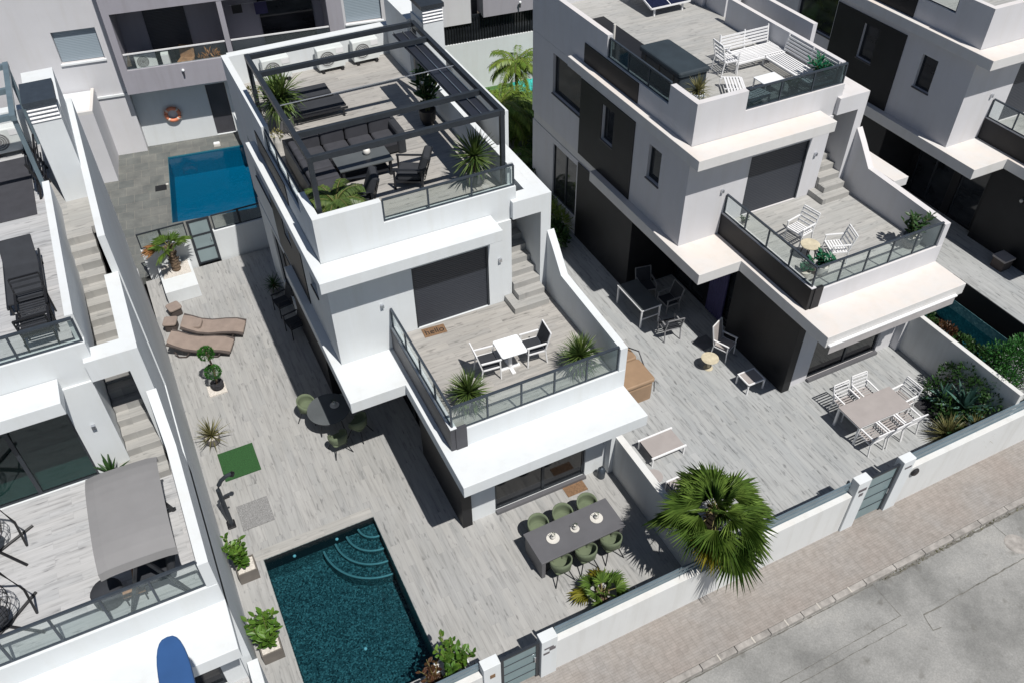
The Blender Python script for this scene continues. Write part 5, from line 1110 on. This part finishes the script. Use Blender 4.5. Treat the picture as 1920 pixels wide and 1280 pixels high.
# balconies
mb = MB(); mb.box(.04, 13.2, -1.0, -.85, 2.87, 3.84); mb.box(.04, 13.2, -.85, .9, 2.87, 3.2); mb.box(.04, .30, -1.0, .9, 3.84, 9.5); mb.box(.30, 13.2, -1.0, -.8, 6.08, 7.2); mb.box(4.22, 4.42, -.99, -.79, 3.85, 6.08); mb.box(4.22, 4.42, -.79, .9, 3.2, 6.08); mb.box(8.4, 9.0, -1.01, .9, 3.84, 6.08)
mb.build('balcony_frame', 'grey_render', o)
mb = MB(); mb.box(.3, 9, .9, 1.1, 3.2, 7.5); mb.box(.3, 13, -.8, 1.1, 6.5, 6.6); mb.build('balcony_back_wall', 'grey_render', o)
MB().box(1.3, 2.9, .85, .895, 3.25, 5.7).build('balcony_door', 'shutter', o); MB().box(5.8, 8.0, .85, .895, 3.25, 5.7).build('balcony_door', 'window', o)
mb = MB(); mb.wally(-1.02, -.8, 9.0, 13.3, 3.84, 9, [(9.1, 10.6, 4.5, 6.0)]); mb.build('right_wall', 'white_grey', o); w_ = MB().box(9.12, 10.58, -.9, -.88, 4.52, 5.98).build('window_shutter', 'shutter_blue', o); MB().box(9.05, 10.65, -1.08, -.9, 4.44, 4.498).build('sill', 'white_top', w_)
for x0, x1 in ((.32, 4.2), (4.44, 8.38)):
    r_ = MB().bar((x0, -.93, 4.47), (x1, -.93, 4.47), .05).build('railing', 'white_metal', o); MB().box(x0 + .02, x1 - .02, -.935, -.925, 3.85, 4.44).build('glass_pane', 'rail_glass', r_)
ac_unit('white air conditioner behind the glass of the left rear balcony', atb(.95, .35, 3.2), BR + 8, None)
o = thing('storage_box', 'white cabinet standing beside the balcony air conditioner', 'cabinet', atb(1.75, .1, 3.2), BR); MB().rbox(-.15, .15, -.2, .2, 0, .75, .02).build('body', 'ac_body', o); MB().box(-.14, .14, -.215, -.201, .05, .7).build('door', 'white_metal', o)
o = thing('rattan_chair', 'brown rattan chair on the left rear balcony', 'chair', atb(2.5, -.1, 3.2), BR + 160); MB().rbox(-.3, .3, -.3, .3, .3, .4, .1).build('seat', 'wood', o); b = MB().rbox(-.3, .3, -.05, .05, 0, .5, .04).build('backrest', 'wood', o); b.location = (0, -.28, .38); b.rotation_euler = (R(15), 0, 0); four_legs(o, -.25, .25, -.25, .25, .3, .04, 'wood')
bush('dry_plant', 'tangle of dry brown stems on the left rear balcony', atb(3.5, -.2, 3.2), [(0, 0, .35, .3), (.3, 0, .3, .25), (-.4, .0, .25, .22)], 260, .22, 'palm_brown', 'plant', 91, wide=.15)
o = thing('laundry', 'dark cloths hanging in the right rear balcony', 'laundry', atb(5.1, .6, 5.0), BR)
MB().tube([(-.5, 0, .25), (1.6, 0, .25)], .01, 5).build('line', 'chrome', o); MB().box(-.35, .05, -.01, .01, -.1, .25).build('cloth', 'black', o); MB().box(.55, 1.05, -.01, .012, -.25, .25).build('cloth', 'purple', o)
o = thing('life_buoy', 'orange ring life buoy hung on the white wall behind the blue pool', 'life buoy', atb(1.38, -.09, 1.32), BR)
for k in range(4):
    a0 = R(45 + 90 * k + 8); P = [(.27 * math.cos(a0 + R(74) * j / 8), 0, .27 * math.sin(a0 + R(74) * j / 8)) for j in range(9)]; MB().tube(P, .075, 8).build('ring_segment', 'orange', o, smooth=True)
    a1 = R(45 + 90 * k - 8); P = [(.27 * math.cos(a1 + R(16) * j / 3), 0, .27 * math.sin(a1 + R(16) * j / 3)) for j in range(4)]; MB().tube(P, .078, 8).build('band', 'orange_pale', o, smooth=True)
MB().tube([(.38 * math.cos(R(10 * k)), .02, .38 * math.sin(R(10 * k)) * (1 if k % 9 else .93)) for k in range(37)], .01, 4).build('rope', 'orange_pale', o)
o = thing('wall_light', 'small bulkhead lamp on the grey balcony front', 'wall lamp', atb(2.35, -1.04, 3.45), BR); MB().ball((0, 0, .12), .06, 6).build('shade', 'white_top', o); MB().box(-.03, .03, -.03, .03, -.12, .06).build('bracket', 'clad_grey', o)
gwall('low_pier', 0, .22, 0, 1.3, 0, 1.2, 'white', 'narrow white pier at the right end of the blue pool').location = atb(4.0, -1.9)
# right part of the row behind
o = thing('rear_house', 'grey and white rear building with a dark louvred band', 'building', (13.0, 34.75, 0), -5.2)
MB().box(-1.6, 7.5, 0, .25, -.5, 2.42).build('garden_wall_section', 'white', o); MB().box(-1.6, 7.5, .08, .16, 2.421, 3.6).build('louvre_band', 'window', o)
mb = MB()
for k in range(70): x = -1.5 + .13 * k; mb.box(x, x + .03, .03, .075, 2.425, 3.5)
mb.build('bars', 'clad', o)
MB().box(2.4, 7.5, -.25, 4, 3.55, 9).build('upper_wall', 'grey_render', o); MB().box(-2.5, 1.9, -.02, 3, 3.3, 9).build('side_wall', 'white_grey', o); MB().box(1.9, 2.4, .6, 3, 3.3, 9).build('recess', 'clad_grey', o)
o = thing('wall_light', 'small lamp on the grey upper wall behind the palms', 'wall lamp', (17.05, 34.05, 3.9), -5); MB().ball((0, -.05, .12), .06, 6).build('shade', 'white_top', o); MB().box(-.03, .03, -.06, .0, -.12, .06).build('bracket', 'clad_grey', o)
sheet('grass', 'grass', 9.1, 24, 29.25, 36, .10, .5)
o = thing('tarp', 'crumpled turquoise tarp on the grass behind the palms', 'tarp', (17.2, 33.5, .1)); mb = MB(); vs = []; rg = random.Random(2)
for j in range(11):
    for i in range(11): vs.append((-.75 + .15 * i + .04 * rg.gauss(0, 1) + (-.25 + .05 * j) * .8, -.6 + .115 * j, .12 + .13 * rg.random()))
mb.add(vs, [(j * 11 + i, j * 11 + i + 1, (j + 1) * 11 + i + 1, (j + 1) * 11 + i) for j in range(10) for i in range(10)]); t_ = mb.build('sheet', 'teal_tarp', o, smooth=True); mb = MB(); mb.box(-.7, .6, -.5, .45, .0, .08); mb.build('base', 'clad_grey', o)
GP = 'palms between the houses'
feather_palm('tall feathery palm rising between the two houses', (15.2, 30.7, .1), 26, 1.35, 2.7, 14, 'feather_leaf', .34, GP, .09)
feather_palm('yellow green palm clump left of the tall palm', (13.3, 28.6, .44), 34, 1.7, 1.7, 15, 'feather_leaf', .42, GP, .09)
feather_palm('broad yellow green palm beside the short glass fence', (15.0, 28.6, .44), 34, 1.4, .7, 16, 'feather_leaf', .40, GP, .09)
feather_palm('dense low palm in front of the tall palm', (14.2, 29.9, .1), 30, 1.6, 1.3, 18, 'feather_leaf', .42, GP, .09)
feather_palm('dark palm in the shade below the glass fence', (13.9, 26.4, .44), 24, 1.2, .4, 17, 'palm_leaf', .36, GP, .08)
feather_palm('low palm against the back of the middle house', (13.1, 24.7, .44) if False else (12.9, 24.3, .44), 22, 1.0, .3, 19, 'feather_leaf', .34, GP, .08)
bush('shrub', 'grassy shrub beside the house wall above the hot tub', (12.75, 23.0, .44), [(0, 0, .4, .45), (.1, -.6, .4, .35), (.1, .6, .4, .4)], 900, .3, 'feather_leaf', seed=95, wide=.12)
bush('shrub', 'dark shrub under the yellow green palms', (14.6, 27.3, .44), [(0, 0, .4, .5), (.6, .3, .3, .4), (-.6, -.3, .4, .4)], 1100, .16, 'dark_leaf', seed=96)
bush('shrub', 'dark leafy shrub in the shaded passage near the lower window', (13.2, 25.3, .44), [(0, 0, .5, .45), (.5, .5, .45, .4)], 900, .18, 'dark_leaf', seed=97)
bush('shrub', 'dark shrub against the corner of the middle house stair wall', (12.3, 21.6, .44), [(0, 0, .35, .35), (.1, .5, .4, .35)], 600, .2, 'dark_leaf', seed=98)
